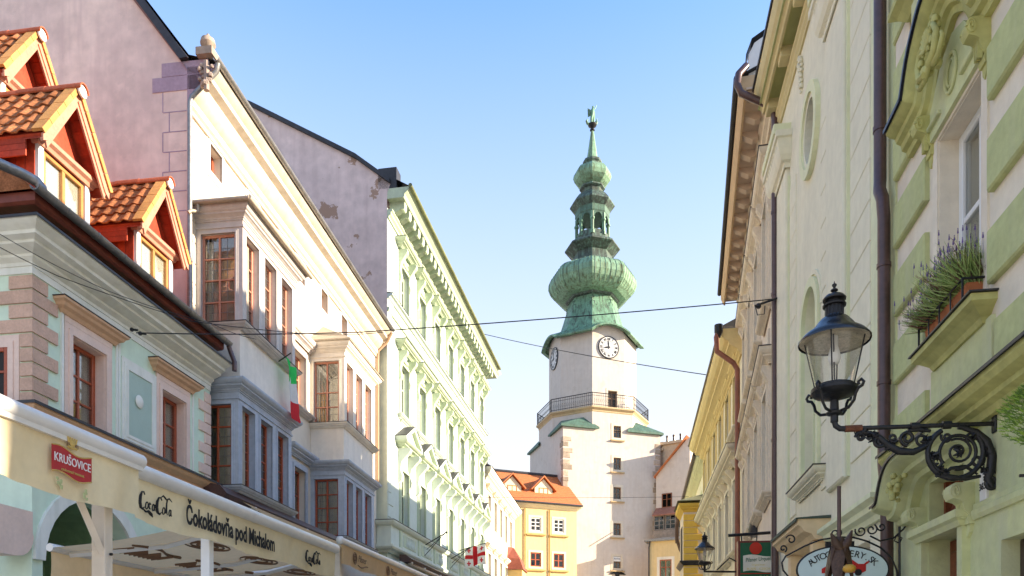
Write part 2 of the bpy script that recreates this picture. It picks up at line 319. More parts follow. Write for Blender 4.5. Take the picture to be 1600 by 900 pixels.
# rounded stone springer at the corner of the passage
sc_ = MB().prism([(-0.75,3.75),(-0.02,3.75),(-0.02,3.45)]+[(-0.30+0.30*math.cos(a),3.42+0.30*math.sin(a)-.02) for a in [0,-.3,-.6,-.9,-1.2,-1.57]]+[(-0.75,3.1)],-0.45,0.03)
part('stone_springer', sc_, SANDP, mint)
path = [(0,-6),(0,0),(ML,0)]
part('string_course', MB().sweep(path, [(0,4.98),(.06,4.98),(.09,5.03),(.09,5.08),(.20,5.13),(.24,5.17),(.24,5.22),(0,5.22)]), HOODB, mint)
part('string_flashing', MB().sweep(path, [(0,5.222),(.26,5.222),(.26,5.19),(.268,5.19),(.268,5.232),(0,5.25)]), DARKMETAL, mint)
part('main_cornice', MB().sweep(path, [(0,7.20),(.03,7.20),(.03,7.25),(.09,7.30),(.09,7.335),(.17,7.37),(.24,7.40),(.24,7.44),(.33,7.47),(.33,7.52),(.41,7.56),(.45,7.60),(.45,7.635),(0,7.635)]), CREAMTRIM, mint, smooth=25)
part('cornice_flashing', MB().sweep(path, [(0,7.637),(.47,7.637),(.47,7.612),(.478,7.612),(.478,7.648),(0,7.68)]), DARKMETAL, mint)
part('frieze', MB().sweep(path, [(0,7.10),(.018,7.10),(.018,7.199),(0,7.199)]), MINTW, mint)
part('attic_band', MB().sweep(path, [(0,7.68),(.012,7.68),(.012,7.90),(0,7.90)]), MINTG, mint)
part('eave_soffit', MB().sweep(path, [(0,7.90),(.26,7.90),(.30,7.93),(.30,8.05),(0,8.05)]), FASCIA, mint)
g = MB(); gp = [(.39+.075*math.cos(a),8.06+.075*math.sin(a)) for a in [math.pi+math.pi*i/8 for i in range(9)]]; gp += [(.39+.062*math.cos(a),8.06+.062*math.sin(a)) for a in [2*math.pi-math.pi*i/8 for i in range(9)]]
g.prism_x(gp, -0.42, ML+.05)
for i in range(8): g.prism_x([(.39+.082*math.cos(a),8.06+.082*math.sin(a)) for a in [math.pi+math.pi*j/8 for j in range(9)]]+[(.47,8.065),(.31,8.065)], 0.15+i*.62, 0.17+i*.62)
part('gutter', g, METAL, mint, smooth=40)
part('gutter_elbow', MB().tube([(-1.7,.02,8.08),(-1.1,.06,8.12),(-.75,.10,8.17),(-.45,.24,8.19),(-.30,.33,8.17),(-.26,.37,8.10),(-.28,.39,8.05)],.068,10), METAL, mint, smooth=50)
part('downpipe', MB().tube([(ML+.02,.39,8.0),(ML+.05,.40,7.93),(ML+.06,.44,7.82),(ML+.05,.50,7.68),(ML+.05,.50,7.5)],.048,10), BROWNPIPE, mint, smooth=50)
part('main_roof', MB().add([(-.35,-.32,8.05),(ML,-.32,8.05),(ML,4.6,12.2),(-.35,4.6,12.2),(ML,9,8.0),(-.35,9,8.0)],[(0,1,2,3),(3,2,4,5),(0,3,5),(1,4,2)]), TILE, mint)
# quoins
for k in range(9):
    z1 = 7.07-.205*k; ln = .47 if k % 2 else .27; ls = (.75 if k % 2 else .34) if k < 4 else .17
    part('quoin', MB().box(-.03,ln,-ls,.03,z1-.178,z1), SAND, mint)
for k in range(9):
    z1 = 7.02-.205*k; ln = .42 if k % 2 else .22
    part('quoin', MB().bev(ML-ln,ML+.005,0,.03,z1-.195,z1), SANDP, mint)
# pilaster strips, panel with medallion
pan = MB(); pan.box(1.93,2.87,-.01,.02,5.28,6.72)
surround(pan,2.08,2.72,5.46,6.54,.02,w=.10,p=.02,bottom=True); part('wall_panel', pan, MINTW, mint)
part('panel_field', MB().box(2.08,2.72,.0,.024,5.46,6.54), mat('sage_panel', (0.42,0.54,0.46), var=.05), mint)
md = MB(); md.lathe([(.001,.0),(.10,.0),(.11,.012),(.095,.022),(.06,.03),(.001,.04)],20); mo = part('medallion', md, MINTW, mint, (2.36,-.03,6.1), (R(90),0,0), smooth=40)
for xx in (.54,.62,1.78,1.84,2.92,4.02): part('pilaster_strip', MB().box(xx,xx+.045,-.01,.022+.01*(xx<.6),5.25,7.10), MINTW, mint)
for (a,c,z0,z1) in (w1,w2):
    s_ = MB(); surround(s_,a,c,z0-.02,z1,0,w=.15,p=.045); s_.box(a-.15,c+.15,0,.03,z1+.15,z1+.26); part('window_surround', s_, SANDP, mint)
    lin = MB().box(a,a+.012,-.24,-.001,z0,z1).box(c-.012,c,-.24,-.001,z0,z1).box(a+.012,c-.012,-.24,-.001,z1-.012,z1); part('window_reveal', lin, SANDP, mint)
    part('window_hood', MB().sweep([(a-.2,-.0),(a-.2,.03),(c+.2,.03),(c+.2,0)], [(0,z1+.24),(.02,z1+.24),(.05,z1+.29),(.10,z1+.32),(.12,z1+.36),(.16,z1+.385),(.16,z1+.42),(0,z1+.42)]), HOODB, mint)
    part('hood_flashing', MB().sweep([(a-.2,0),(a-.2,.03),(c+.2,.03),(c+.2,0)], [(0,z1+.422),(.175,z1+.422),(.175,z1+.432),(0,z1+.45)]), DARKMETAL, mint)
    wo = window(mint,a+.012,c-.012,z0,z1-.012,-.17,REDWOOD,nx=2,zs=(.30,.64),fw=.065,mw=.03,back=ROOM,bd=.5)
    curtain(wo,c-a,z1-z0,side=(.40,.66)); curtain(wo,c-a,z1-z0,side=(.05,.16))
# side window facing up the street
sw = MB(); surround(sw,0,.7,0,.82,0,w=.17,p=.03); part('side_window_surround', sw, SANDP, mint, (0,1.06,5.26), (0,0,R(-90)))
wo = window(mint,0,.7,0,.82,0,REDWOOD,nx=2,zs=(.6,),bd=.006); wo.location = (-.012,1.06,5.26); wo.rotation_euler = (0,0,R(-90))

# dormers: gabled, tiled one tile at a time
tile_me = None
def dormer(parent, xc, dfront, zf, hw=.70, rise=1.10, back=2.4, vis_rows=5):
    """gable faces the street; xc centre, zf foot height of the roof slope, front edge of the roof at dfront"""
    global tile_me
    za = zf+rise; body = MB(); wh = hw-.20; zb = zf-1.05
    ang = math.atan2(rise,hw); sl = math.hypot(hw,rise)
    # cheeks and front frame
    body.box(-wh-.02,-wh,-back,-.26,zb,zf+.20).box(wh,wh+.02,-back,-.26,zb,zf+.20)
    body.prism([(-wh,zb),(wh,zb),(wh,zf+.22),(0,za-.12),(-wh,zf+.22)],-.33,-.30)
    d = part('dormer', body, REDBOARD, parent, (xc,-dfront,0))
    for i in range(9):      # vertical cheek boards towards the camera
        part('cheek_board', MB().bev(-.075,.075,0,.018,zb,zf+.18,.006), REDBOARD, d, (-wh-.02,.35+i*.155,0), (0,0,R(-90)))
    part('corner_post', MB().box(-wh-.03,-wh+.07,-.30,-.22,zb,zf+.12), WHITE, d); part('corner_post', MB().box(wh-.07,wh+.03,-.30,-.22,zb,zf+.12), WHITE, d)
    lintel = MB().sweep([(-wh-.04,-.3),(-wh-.04,-.22),(wh+.04,-.22),(wh+.04,-.3)],[(0,zf-.02),(.03,zf-.02),(.05,zf+.03),(.10,zf+.06),(.10,zf+.12),(0,zf+.12)]); part('lintel', lintel, PINKBOARD, d)
    gz = MB().prism([(-wh+.05,zf+.125),(wh-.05,zf+.125),(0,za-.22)],-.298,-.29); part('gable_board', gz, REDBOARD, d)
    # casement
    a0, a1, c0, c1 = -wh+.08, wh-.08, zb+.12, zf-.03; f = MB(); t = .055
    f.bev(a0,a0+t,-.30,-.24,c0,c1,.006).bev(a1-t,a1,-.30,-.24,c0,c1,.006).bev(a0+t,a1-t,-.30,-.241,c1-t,c1,.006).bev(a0+t,a1-t,-.30,-.241,c0,c0+t,.006).bev(-.03,.03,-.30,-.243,c0+t,c1-t,.006)
    part('window_frame', f, OAKF, d)
    for (p,q) in ((a0+t,-.03),(.03,a1-t)):
        part('pane', MB().box(p,q,-.285,-.28,c0+t,c1-t), GL, d); part('curtain', MB().box(p,q,-.2995,-.2985,c0+t,c1-t), CURT, d)
    # roof deck, soffit boards, bargeboards
    dk = MB()
    for s in (-1,1):
        P0, P1 = (s*hw,zf), (0,za); nx, nz = s*math.sin(ang)*.03, math.cos(ang)*.03
        dk.prism([P0,P1,(P1[0],P1[1]-.05),(P0[0]-s*.03,P0[1]-.03)],-back,-.03)
    part('roof_deck', dk, REDBOARD, d)
    nb = 9
    for s in (-1,1):
        for i in range(nb):
            t0, t1 = i/nb+.006, (i+1)/nb-.006
            A = (s*hw*(1-t0), zf+rise*t0-.055); B_ = (s*hw*(1-t1), zf+rise*t1-.055)
            part('soffit_board', MB().prism([A,B_,(B_[0],B_[1]-.014),(A[0],A[1]-.014)],-.30,-.035), REDBOARD, d)
        for q,(o0,o1,dd) in enumerate(((.0,.10,.0),(.07,.16,-.018))):
            A = (s*(hw+.01),zf-.01); T = (0,za)
            bb = [(s*hw*1.0,zf-o0*.9),(0,za-o0*1.5),(0,za-o1*1.5),(s*(hw-.10),zf+.157-o1*1.9),(s*(hw-.07),zf-.06),(s*(hw-.005),zf-.10)]
            part('bargeboard', MB().prism(bb,-.035+dd,-.005+dd), PINKBOARD, d)
        for k in range(3 if s < 0 else 1):   # horizontal eave boards under the side eave
            part('eave_board', MB().box(s*(hw-.03)-.012,s*(hw-.03)+.012,-back,-.30,zf-.10-.085*k,zf-.02-.085*k), REDBOARD, d)
    # tiles: one shared mesh, placed on both slopes
    tw, th = .235, .27
    if tile_me is None:
        m = MB(); n = 8
        xs = [tw*1.06*i/n for i in range(n+1)]
        hgt = lambda x: .020+.030*max(0,math.sin(math.pi*min(1,x/(tw*.62))))
        for z0,z1,dz0,dz1 in ((0,th*1.12,.028,.0),):
            top = [(x,-(hgt(x)+dz0),z0) for x in xs]+[(x,-(hgt(x)+dz1),z1) for x in xs]; bot = [(x,-(hgt(x)+dz0-.022),z0) for x in xs]
            N_ = n+1; m.add(top+bot, [(i,i+1,i+1+N_,i+N_) for i in range(n)]+[(i,i+2*N_,i+1+2*N_,i+1) for i in range(n)]+[(0,N_,2*N_),(n,N_+n,2*N_+n)])
        tile_me = m.mesh('roof_tile', TILE, smooth=45)
    rows = int(sl/th+.5); ncol = int((back-.12)/tw)
    for s in (-1,1):
        for r_ in range(rows):
            t = r_*sl/rows; px, pz = s*(hw-t*math.cos(ang)), zf+t*math.sin(ang)
            for c in range(ncol if s < 0 else 2):
                y = .16+c*tw+random.uniform(-.004,.004)
                # local tile axes: x -> depth, z -> up the slope, -y -> outward normal
                X = Vector((0,-1,0)) if s < 0 else Vector((0,1,0)); Zs = Vector((-s*math.cos(ang),0,math.sin(ang))); Y = Zs.cross(X)
                M4 = Matrix((X,Y,Zs)).transposed().to_4x4(); M4.translation = Vector((px, y+tw if s < 0 else y, pz))+Vector((s*math.sin(ang),0,math.cos(ang)))*.004
                o = link('roof_tile', tile_me, d); o.matrix_local = M4 @ Matrix.Rotation(random.uniform(-.035,.035),4,'Y') @ Matrix.Rotation(random.uniform(-.03,.03),4,'X')
            e = MB().prism_x([(.0,.012),(.15,.012),(.155,-.02),(.175,-.02),(.175,.05),(.0,.055)],0,sl/rows*.965)   # verge tile wrapping the front edge
            X = Vector((math.cos(ang),0,-s*math.sin(ang))); Zs = Vector((s*math.sin(ang),0,math.cos(ang))); Y = Zs.cross(X); e0 = 0 if s < 0 else sl/rows
            M4 = Matrix((X,Y,Zs)).transposed().to_4x4(); M4.translation = Vector((px-s*e0*math.cos(ang),.15,pz+e0*math.sin(ang)))+Zs*(.012+.002*(r_%2))
            o = part('verge_tile', e, TILEY, d); o.matrix_local = M4
    for i in range(int(back/.42)):
        q = [(.10*math.cos(a), za-.01+.105*math.sin(a)) for a in [math.pi*j/10 for j in range(11)]]; q2 = [(x*.84, z-.016) for x,z in q][::-1]
        part('ridge_tile', MB().prism(q+q2,-.08-.42*(i+1)-.03,(.10 if i == 0 else -.08-.42*i)), TILER, d, (0,0,.008*(i%2)), smooth=50)
    pc = MB().prism([(.085*math.cos(a), za-.02+.085*math.sin(a)) for a in [2*math.pi*j/12 for j in range(12)]],.045,.075); part('ridge_cap', pc, WHITE, d)
    return d
dormer(mint, 2.93, .18, 9.08, back=2.5)
dormer(mint, 0.70, .18, 9.06, back=2.5)
dormer(mint, 1.62, -1.25, 10.82, back=2.2)

# ------------------------------------------------------------------ white house with two oriels
WARMW = mat('warm_white_plaster', (0.69,0.62,0.51), var=0.06, scale=0.9, bump=0.08, streak=0.22, streak_col=(0.58,0.50,0.40))
APRON = mat('pale_apron_plaster', (0.80,0.73,0.63), var=0.08, scale=1.2, bump=0.06, streak=0.2)
GREYST = mat('grey_oriel_stone', (0.60,0.55,0.51), var=0.10, scale=1.8, bump=0.06, streak=0.2)
GREYL = mat('grey_window_surround', (0.55,0.52,0.48), var=0.06, bump=0.05)
BLUEG = mat('blue_grey_oriel', (0.44,0.49,0.56), var=0.12, scale=2, bump=0.05, streak=0.2)
PINKPL = mat('faded_pink_plaster', (0.82,0.63,0.54), var=0.20, scale=0.6, bump=0.15, streak=0.55, fleck=.30, fleck_col=(.58,.45,.40), streak_col=(0.62,0.46,0.42), c2=(0.70,0.53,0.48))
PURP = mat('purple_painted_band', (0.40,0.29,0.36), var=0.14, scale=3, bump=0.1)
OLDROOF = mat('old_zinc_roof', (0.46,0.39,0.30), rough=0.6, metal=0.2, var=0.2, scale=3, bump=0.05)
b2f = street(955,-10200,293,588,'L'); L2 = b2f.len
b2 = thing('oriel_house', 'tall white house with pink gable wall and stacked grey and blue oriels', 'house', b2f)
att = [(.70,1.48),(2.45,3.23),(4.15,4.93),(5.25,6.03),(6.98,7.76),(8.68,9.46)]
holes = [(a+.14,c-.14,12.08,12.66) for a,c in att]+[(5.15,5.95,8.6,10.1),(5.15,5.95,5.3,6.95)]
b = MB().wall(0,L2,0,12.9,holes,depth=.3)
b.quad((L2,0,0),(L2,0,13.5),(L2,-10,13.5),(L2,-10,0)); b.quad((0,-10,0),(L2,-10,0),(L2,-10,13.5),(0,-10,13.5)); part('wall', b, WARMW, b2)
gb = MB().add([(0,.02,0),(0,-.02,13.8),(0,5.2,20.6),(0,10.2,14.0),(0,10.2,0)],[(0,1,2,3,4)]).add([(.25,.02,0),(.25,-.02,13.8),(.25,5.2,20.6),(.25,10.2,14.0),(.25,10.2,0)],[(0,1,2,3,4)])
part('gable_wall', gb, PINKPL, b2)
rf = MB().add([(-.02,-.04,13.84),(L2,-.04,13.84),(L2,5.2,20.78),(-.02,5.2,20.78),(L2,11,13.6),(-.02,11,13.6),(-.02,-.70,13.64),(L2,-.70,13.64)],[(0,1,2,3),(3,2,4,5),(6,7,1,0)]); part('main_roof', rf, DARKMETAL, b2)
vg = MB().add([(-.10,.12,13.72),(-.10,5.2,20.62),(-.10,5.2,20.82),(-.10,-.05,13.74),(.0,.12,13.72),(.0,5.2,20.62),(.0,5.2,20.82),(.0,-.05,13.74)],[(0,1,2,3),(4,5,6,7),(0,1,5,4),(2,3,7,6),(0,3,7,4)]); part('verge_flashing', vg, DARKMETAL, b2)
bg_ = MB().add([(-.05,.0,13.55),(-.05,5.2,20.35),(-.05,5.2,20.62),(-.05,.12,13.72),(.01,0,13.55),(.01,5.2,20.35),(.01,5.2,20.62),(.01,.12,13.72)],[(0,1,2,3),(4,5,6,7),(0,1,5,4),(2,3,7,6)]); part('verge_board', bg_, mat('verge_brown', (0.30,0.17,0.15)), b2)
for (d0,d1,z0,z1) in ((-.55,.45,13.45,13.72),(-.75,.36,13.15,13.44)): part('painted_band', MB().box(-.012,-.0005,d0,d1,z0,z1), PURP, b2)
for k in range(6):        # painted quoin outline on the gable
    z = 13.14-.40*k; ln = .52 if k % 2 == 0 else .38; q = MB()
    q.box(-.004,-.0005,-ln-.02,-ln,z-.40,z).box(-.004,-.0005,-.52,-.02,z-.415,z-.395); part('painted_quoin_line', q, PURP, b2)
cor = [(0,12.72),(.05,12.72),(.05,12.80),(.10,12.84),(.10,12.98),(.16,13.02),(.24,13.10),(.30,13.20),(.30,13.28),(.46,13.34),(.46,13.44),(.54,13.49),(.60,13.56),(.60,13.60),(0,13.60)]
part('main_cornice', MB().sweep([(0.002,0),(L2,0)], cor), mat('cornice_cream', (0.68,0.60,0.49), var=.1, streak=.4, streak_col=(.45,.36,.27)), b2, smooth=25)
orn = MB()
orn.tube([(-.06,.44,13.05),(-.07,.44,13.62)],.06,6)
for i in range(16): orn.ball((random.uniform(-.10,-.04),random.uniform(.30,.58),13.10+.03*i+random.uniform(-.03,.03)),random.uniform(.03,.06),6)
part('cornice_end_ornament', orn, mat('weathered_carving', (0.42,0.33,0.28), var=.3, bump=.4), b2)
g = MB(); g.prism_x([(.66+.07*math.cos(a),13.66+.07*math.sin(a)) for a in [math.pi+math.pi*i/8 for i in range(9)]]+[(.66+.058*math.cos(a),13.66+.058*math.sin(a)) for a in [2*math.pi-math.pi*i/8 for i in range(9)]],-.1,L2-.1); pe = [(d_,z_) for d_,z_ in cor]; part('cornice_end', MB().prism_x(pe,-.012,-.001), PURP, b2)
part('gutter', g, METAL, b2, smooth=40)
part('downpipe', MB().tube([(-.02,.66,13.60),(.0,.62,13.46),(-.02,.10,12.98),(-.03,.07,12.86),(-.03,.07,12.5),(-.03,.07,9.2),(-.03,.07,8.2)],.05,10), METAL, b2, smooth=50)
part('downpipe', MB().tube([(L2-.15,.62,13.55),(L2-.12,.45,13.25),(L2-.10,.10,12.95),(L2-.10,.08,12.6),(L2-.10,.08,8.0)],.055,10), mat('tan_pipe', (0.42,0.28,0.18)), b2, smooth=50)
for xx,zz,dd in ((.03,13.78,.42),(L2-.05,13.62,.38)):
    f = MB().box(xx-.17,xx+.17,dd-.17,dd+.17,zz-.05,zz+.10).lathe([(.06,zz+.10),(.05,zz+.13),(.11,zz+.18),(.15,zz+.26),(.13,zz+.35),(.06,zz+.41),(.025,zz+.43),(.028,zz+.46),(.001,zz+.48)],14,(xx,dd)); part('finial', f, mat('finial_stone',(.36,.28,.22),var=.3), b2, smooth=35)
for a,c in att:
    s_ = MB(); surround(s_,a+.14,c-.14,12.08,12.66,0,w=.14,p=.03,bottom=True); part('attic_surround', s_, GREYL, b2)
    window(b2,a+.14,c-.14,12.08,12.66,-.2,REDWOOD,nx=2,zs=(),fw=.05,back=ROOM,bd=.3)
for (z0,z1,mm,fr_) in ((8.6,10.1,GREYST,PINKBOARD),(5.3,6.95,BLUEG,REDWOOD)):
    s_ = MB(); surround(s_,5.15,5.95,z0,z1,0,w=.16,p=.05); part('window_surround', s_, mm, b2)
    part('window_hood', MB().sweep([(4.9,0),(4.9,.04),(6.2,.04),(6.2,0)],prof(.22,.26,z1+.24)), mm, b2)
    wo = window(b2,5.15,5.95,z0,z1,-.18,fr_,nx=2,zs=(.3,.6),back=ROOM,bd=.4); curtain(wo,.8,z1-z0,side=(.05,.5))
    part('window_sill', MB().sweep([(4.95,0),(4.95,.02),(6.15,.02),(6.15,0)],prof(.16,.14,z0-.16)), mm, b2)
# faint incised blocks near the corner
for k in range(12):
    z = 12.3-.42*k; part('corner_block', MB().bev(.06,.52 if k%2 else .36,0,.012,z-.40,z,.006), WARMW, b2)
def oriel(x0, x1, out, zs_, zt, mw, mf, nm, top, wins, sidewin, half_blind=False):
    """one storey of a bay window: box with three street windows and one window in each end"""
    w = x1-x0; W0, W1 = zs_+.14, zt
    shell = MB(); hs = [(a-x0,c-x0,W0,W1) for a,c in wins]
    shell.wall(0,w,zs_,zt+.42,hs,d=out,depth=.24); o = part(nm, shell, mw, b2, (x0,0,0))
    sd_ = MB().wall(0,out,zs_,zt+.42,[(sidewin[0],sidewin[1],W0,W1)],d=0,depth=.12)
    part('oriel_side', sd_, mw, o, (0,0,0), (0,0,R(-90))); 
    e = MB().quad((w,0,zs_),(w,out,zs_),(w,out,zt+.42),(w,0,zt+.42)); e.quad((0,0,zs_),(w,0,zs_),(w,out,zs_),(0,out,zs_)); e.quad((0,0,zt+.42),(w,0,zt+.42),(w,out,zt+.42),(0,out,zt+.42)); part('oriel_end', e, mw, o)
    pp = [(0,0),(0,out),(w,out),(w,0)]
    if top: part('oriel_cornice', MB().sweep(pp,[(0,zt+.10),(.025,zt+.10),(.025,zt+.14),(0,zt+.14)],caps=False), mw, o)
    part('oriel_crown', MB().sweep(pp, prof(.20,.24,zt+.24)), mw, o)
    part('oriel_sill', MB().sweep(pp, prof(.12,.13,zs_-.005)), mw, o); part('sill_flashing', MB().sweep(pp,[(0,zs_+.127),(.135,zs_+.127),(.135,zs_+.137),(0,zs_+.15)]), DARKMETAL, o)
    for a,c in wins:      # flat architraves
        part('front_architrave', surround(MB(),a-x0,c-x0,W0+.02,W1,out,w=.07,p=.02), mw, o)
    part('side_architrave', surround(MB(),sidewin[0],sidewin[1],W0+.02,W1,0,w=.06,p=.02), mw, o, rot=(0,0,R(-90)))
    for i,(a,c) in enumerate(wins):
        wo = window(b2,a,c,W0,W1,out-.14,mf,nx=2,zs=(.26,.5,.75),fw=.05,mw=.028,back=ROOM,bd=.35,lead=2,name='oriel_window')
        curtain(wo,c-a,W1-W0,side=(.05,(c-a)*.5))
    sw_ = sidewin[1]-sidewin[0]
    wo = window(b2,0,sw_,W0,W1,0,mf,nx=2,zs=(.24,.5,.75) if not half_blind else (.25,.5),fw=.05,mw=.03,back=ROOM,bd=.45,lead=2,name='oriel_window')
    wo.location = (x0+.07,-sidewin[0],W0); wo.rotation_euler = (0,0,R(-90)); return o, wo
o1, we = oriel(.30,2.90,1.02,8.42,10.40,GREYST,PINKBOARD,'grey_oriel',True,[(.42,1.00),(1.27,1.85),(2.12,2.70)],(.12,.86))
curtain(we,.74,1.8,side=(.05,.36)); curtain(we,.74,.75,side=(.38,.70),m=ORANGE,dd=.10)
o2, we = oriel(.30,2.90,.93,5.12,6.92,BLUEG,REDWOOD,'blue_oriel',True,[(.42,1.00),(1.27,1.85),(2.12,2.70)],(.12,.78)); curtain(we,.66,1.6,side=(.34,.62))
part('oriel_apron', MB().box(.30,2.90,0,.96,7.40,8.43), APRON, b2)
oz = MB().sweep([(.30,0),(.30,1.02),(2.90,1.02),(2.90,0)],[(.0,10.88),(.24,10.88),(.25,10.92),(0,11.02)]); oz.add([(.04,0,10.93),(.04,-1.28,10.93),(3.16,-1.28,10.93),(3.16,0,10.93),(1.0,0,11.42),(2.2,0,11.42)],[(0,1,4),(1,2,5,4),(2,3,5)]); part('oriel_roof', oz, OLDROOF, b2)
g = MB().tube([(.0,1.30,10.90),(3.2,1.30,10.90)],.045,8).tube([(.02,1.30,10.90),(.02,.05,10.90)],.045,8).tube([(.04,.2,10.88),(.05,.2,10.72),(-.10,.14,10.66),(-.14,.1,10.6)],.035,8); part('oriel_gutter', g, OLDROOF, b2, smooth=50)
o3, we = oriel(6.35,9.05,1.0,8.30,10.18,APRON,PINKBOARD,'pale_oriel',True,[(6.48,7.02),(7.28,7.86),(8.12,8.74)],(.10,.84),True); curtain(we,.74,1.7); part('roller_blind', MB().box(.09,.67,-.075,-.07,.05,.86), mat('amber_blind',(.62,.40,.13)), we)
o4, we = oriel(6.35,9.05,1.0,5.10,6.86,BLUEG,REDWOOD,'blue_oriel',True,[(6.48,7.02),(7.28,7.86),(8.12,8.74)],(.12,.82)); curtain(we,.70,1.6)
part('oriel_apron', MB().box(6.37,9.03,0,.97,7.30,8.31), APRON, b2)
oz = MB().sweep([(6.35,0),(6.35,1.0),(9.05,1.0),(9.05,0)],[(0,10.66),(.24,10.66),(.25,10.70),(0,10.80)]); oz.add([(6.10,0,10.70),(6.10,-1.26,10.70),(9.30,-1.26,10.70),(9.30,0,10.70),(7.3,0,11.6),(8.1,0,11.6)],[(0,1,4),(1,2,5,4),(2,3,5)]); part('oriel_roof', oz, OLDROOF, b2)

# ------------------------------------------------------------------ ornate pale green house
GRN = mat('pale_green_plaster', (0.60,0.67,0.59), var=0.06, scale=0.8, bump=0.06, streak=0.15)
GRNT = mat('green_stucco_trim', (0.53,0.61,0.44), var=0.10, scale=2, bump=0.08, streak=0.25)
LILAC = mat('peeling_lilac_plaster', (0.86,0.68,0.64), var=0.18, scale=0.5, bump=0.2, streak=0.3, streak_col=(0.55,0.40,0.38), fleck=1.0)
SIDEG = mat('side_green_plaster', (0.72,0.77,0.60), var=0.12, scale=0.6, bump=0.1, streak=0.3)
BLINDG = mat('window_shutter_green', (0.30,0.37,0.28), rough=.5, var=0.1)
b3f = street(1007,-11256,605,757,'L'); L3 = b3f.len
b3 = thing('stucco_house', 'ornate pale green stucco house with rows of hooded windows and modillion cornice', 'house', b3f)
cen = [1.98+2.36*i for i in range(7)]; ow = .46
H3 = [(c-ow,c+ow,z0,z1) for c in cen for z0,z1 in ((15.25,16.95),(11.25,13.2),(6.95,9.1))]
b = MB().wall(0,L3,0,18.3,H3,depth=.28); b.quad((L3,0,0),(L3,0,18.5),(L3,-12,18.5),(L3,-12,0)); b.quad((0,-12,0),(L3,-12,0),(L3,-12,18.5),(0,-12,18.5)); part('wall', b, GRN, b3)
gv = [(0,.003,13.2),(0,.003,18.8),(0,-.12,19.15),(0,1.2,20.2),(0,5.3,22.6),(0,8,24.0),(0,13,21),(0,13,13.2)]
part('gable_wall', MB().add(gv,[tuple(range(8))]).add([(.3,y,z) for _,y,z in gv],[tuple(range(8))]), LILAC, b3)
part('side_wall', MB().quad((-.001,-.003,0),(-.001,-13,0),(-.001,-13,13.2),(-.001,-.003,13.2)), SIDEG, b3)
vg = MB()
for (p,q) in zip(gv[2:6],gv[3:7]): vg.add([(-.1,p[1],p[2]),(-.1,q[1],q[2]),(-.1,q[1],q[2]+.16),(-.1,p[1],p[2]+.16),(.3,p[1],p[2]),(.3,q[1],q[2]),(.3,q[1],q[2]+.16),(.3,p[1],p[2]+.16)],[(0,1,2,3),(4,5,6,7),(0,1,5,4),(3,2,6,7)])
part('verge_flashing', vg, DARKMETAL, b3)
part('main_roof', MB().add([(0,-.9,18.98),(L3+.2,-.9,18.98),(L3+.2,8,24.05),(0,8,24.05),(L3+.2,13,21),(0,13,21)],[(0,1,2,3),(3,2,4,5)]), DARKMETAL, b3)
part('roof_box', MB().box(.0,.5,-.35,.35,19.0,19.75), DARKMETAL, b3)
path = [(0,0),(L3,0),(L3,-2)]
part('main_cornice', MB().sweep(path,[(0,18.62),(.62,18.62),(.66,18.68),(.66,18.76),(.76,18.84),(.84,18.94),(.84,18.99),(0,18.99)]), GRNT, b3)
part('gutter', MB().tube([(-.1,.90,18.97),(L3+.1,.90,18.97)],.075,8), mat('green_gutter',(.20,.22,.10),rough=.5,var=.3), b3, smooth=50)
part('frieze_moulding', MB().sweep(path,[(0,17.93),(.06,17.93),(.06,18.0),(.14,18.06),(.14,18.14),(.2,18.18),(.2,18.24),(0,18.24)]), GRNT, b3)
for i in range(29):
    x = .25+i*.585; m = MB().box(x,x+.27,0,.56,18.36,18.62); m.prism_x([(0.0,18.05),(.2,18.1),(.42,18.28),(.5,18.36),(0,18.36)],x+.03,x+.24); m.lathe([(.06,0),(.06,.3)],10); 
    m = MB().prism_x([(0,18.25),(.22,18.25),(.34,18.30),(.44,18.36),(.54,18.33),(.58,18.40),(.58,18.62),(0,18.62)],x,x+.27); part('modillion', m, GRNT, b3)
part('string_course', MB().sweep(path,[(0,14.55),(.05,14.55),(.08,14.62),(.08,14.68),(0,14.68)]), GRNT, b3)
part('sill_course', MB().sweep(path,[(0,15.02),(.06,15.02),(.12,15.09),(.20,15.12),(.20,15.18),(0,15.18)]), GRN, b3); part('sill_flashing', MB().sweep(path,[(0,15.182),(.22,15.182),(.22,15.20),(0,15.23)]), DARKMETAL, b3)
part('balcony_course', MB().sweep([(-.05,-.3),(-.05,0),(L3,0)],[(0,5.72),(.10,5.72),(.16,5.80),(.30,5.84),(.34,5.90),(.34,5.98),(.24,5.99),(.24,6.66),(.34,6.70),(.40,6.78),(.40,6.84),(0,6.84)]), GRN, b3)
part('balcony_flashing', MB().sweep([(-.05,-.3),(-.05,0),(L3,0)],[(0,6.842),(.42,6.842),(.42,6.86),(0,6.88)]), DARKMETAL, b3)
part('shop_cornice', MB().sweep([(0,0),(L3,0)],prof(.5,.5,4.9)), GRN, b3)
for i,c in enumerate(cen):
    for dx in (-1.18,): part('parapet_pier', MB().bev(c+dx-.14,c+dx+.14,.2,.29,6.0,6.65), GRNT, b3)
    part('parapet_panel', MB().bev(c-.8,c+.8,.2,.262,6.1,6.55), GRNT, b3)
    for k in range(6): part('baluster', MB().lathe([(.035,6.12),(.06,6.2),(.065,6.28),(.03,6.4),(.03,6.44),(.05,6.53)],8,(c-.45+k*.18,.262)), GRN, b3, smooth=40)
def console(x, z0, z1, w, out, m, parent):
    h = z1-z0; p = [(0,z0),(.05*out,z0),(.30*out,z0+.10*h),(.34*out,z0+.22*h),(.18*out,z0+.40*h),(.30*out,z0+.62*h),(.72*out,z0+.80*h),(.9*out,z0+.86*h),(1.0*out,z0+.93*h),(.92*out,z1),(0,z1)]
    part('console', MB().prism_x(p,x-w/2,x+w/2), m, parent)
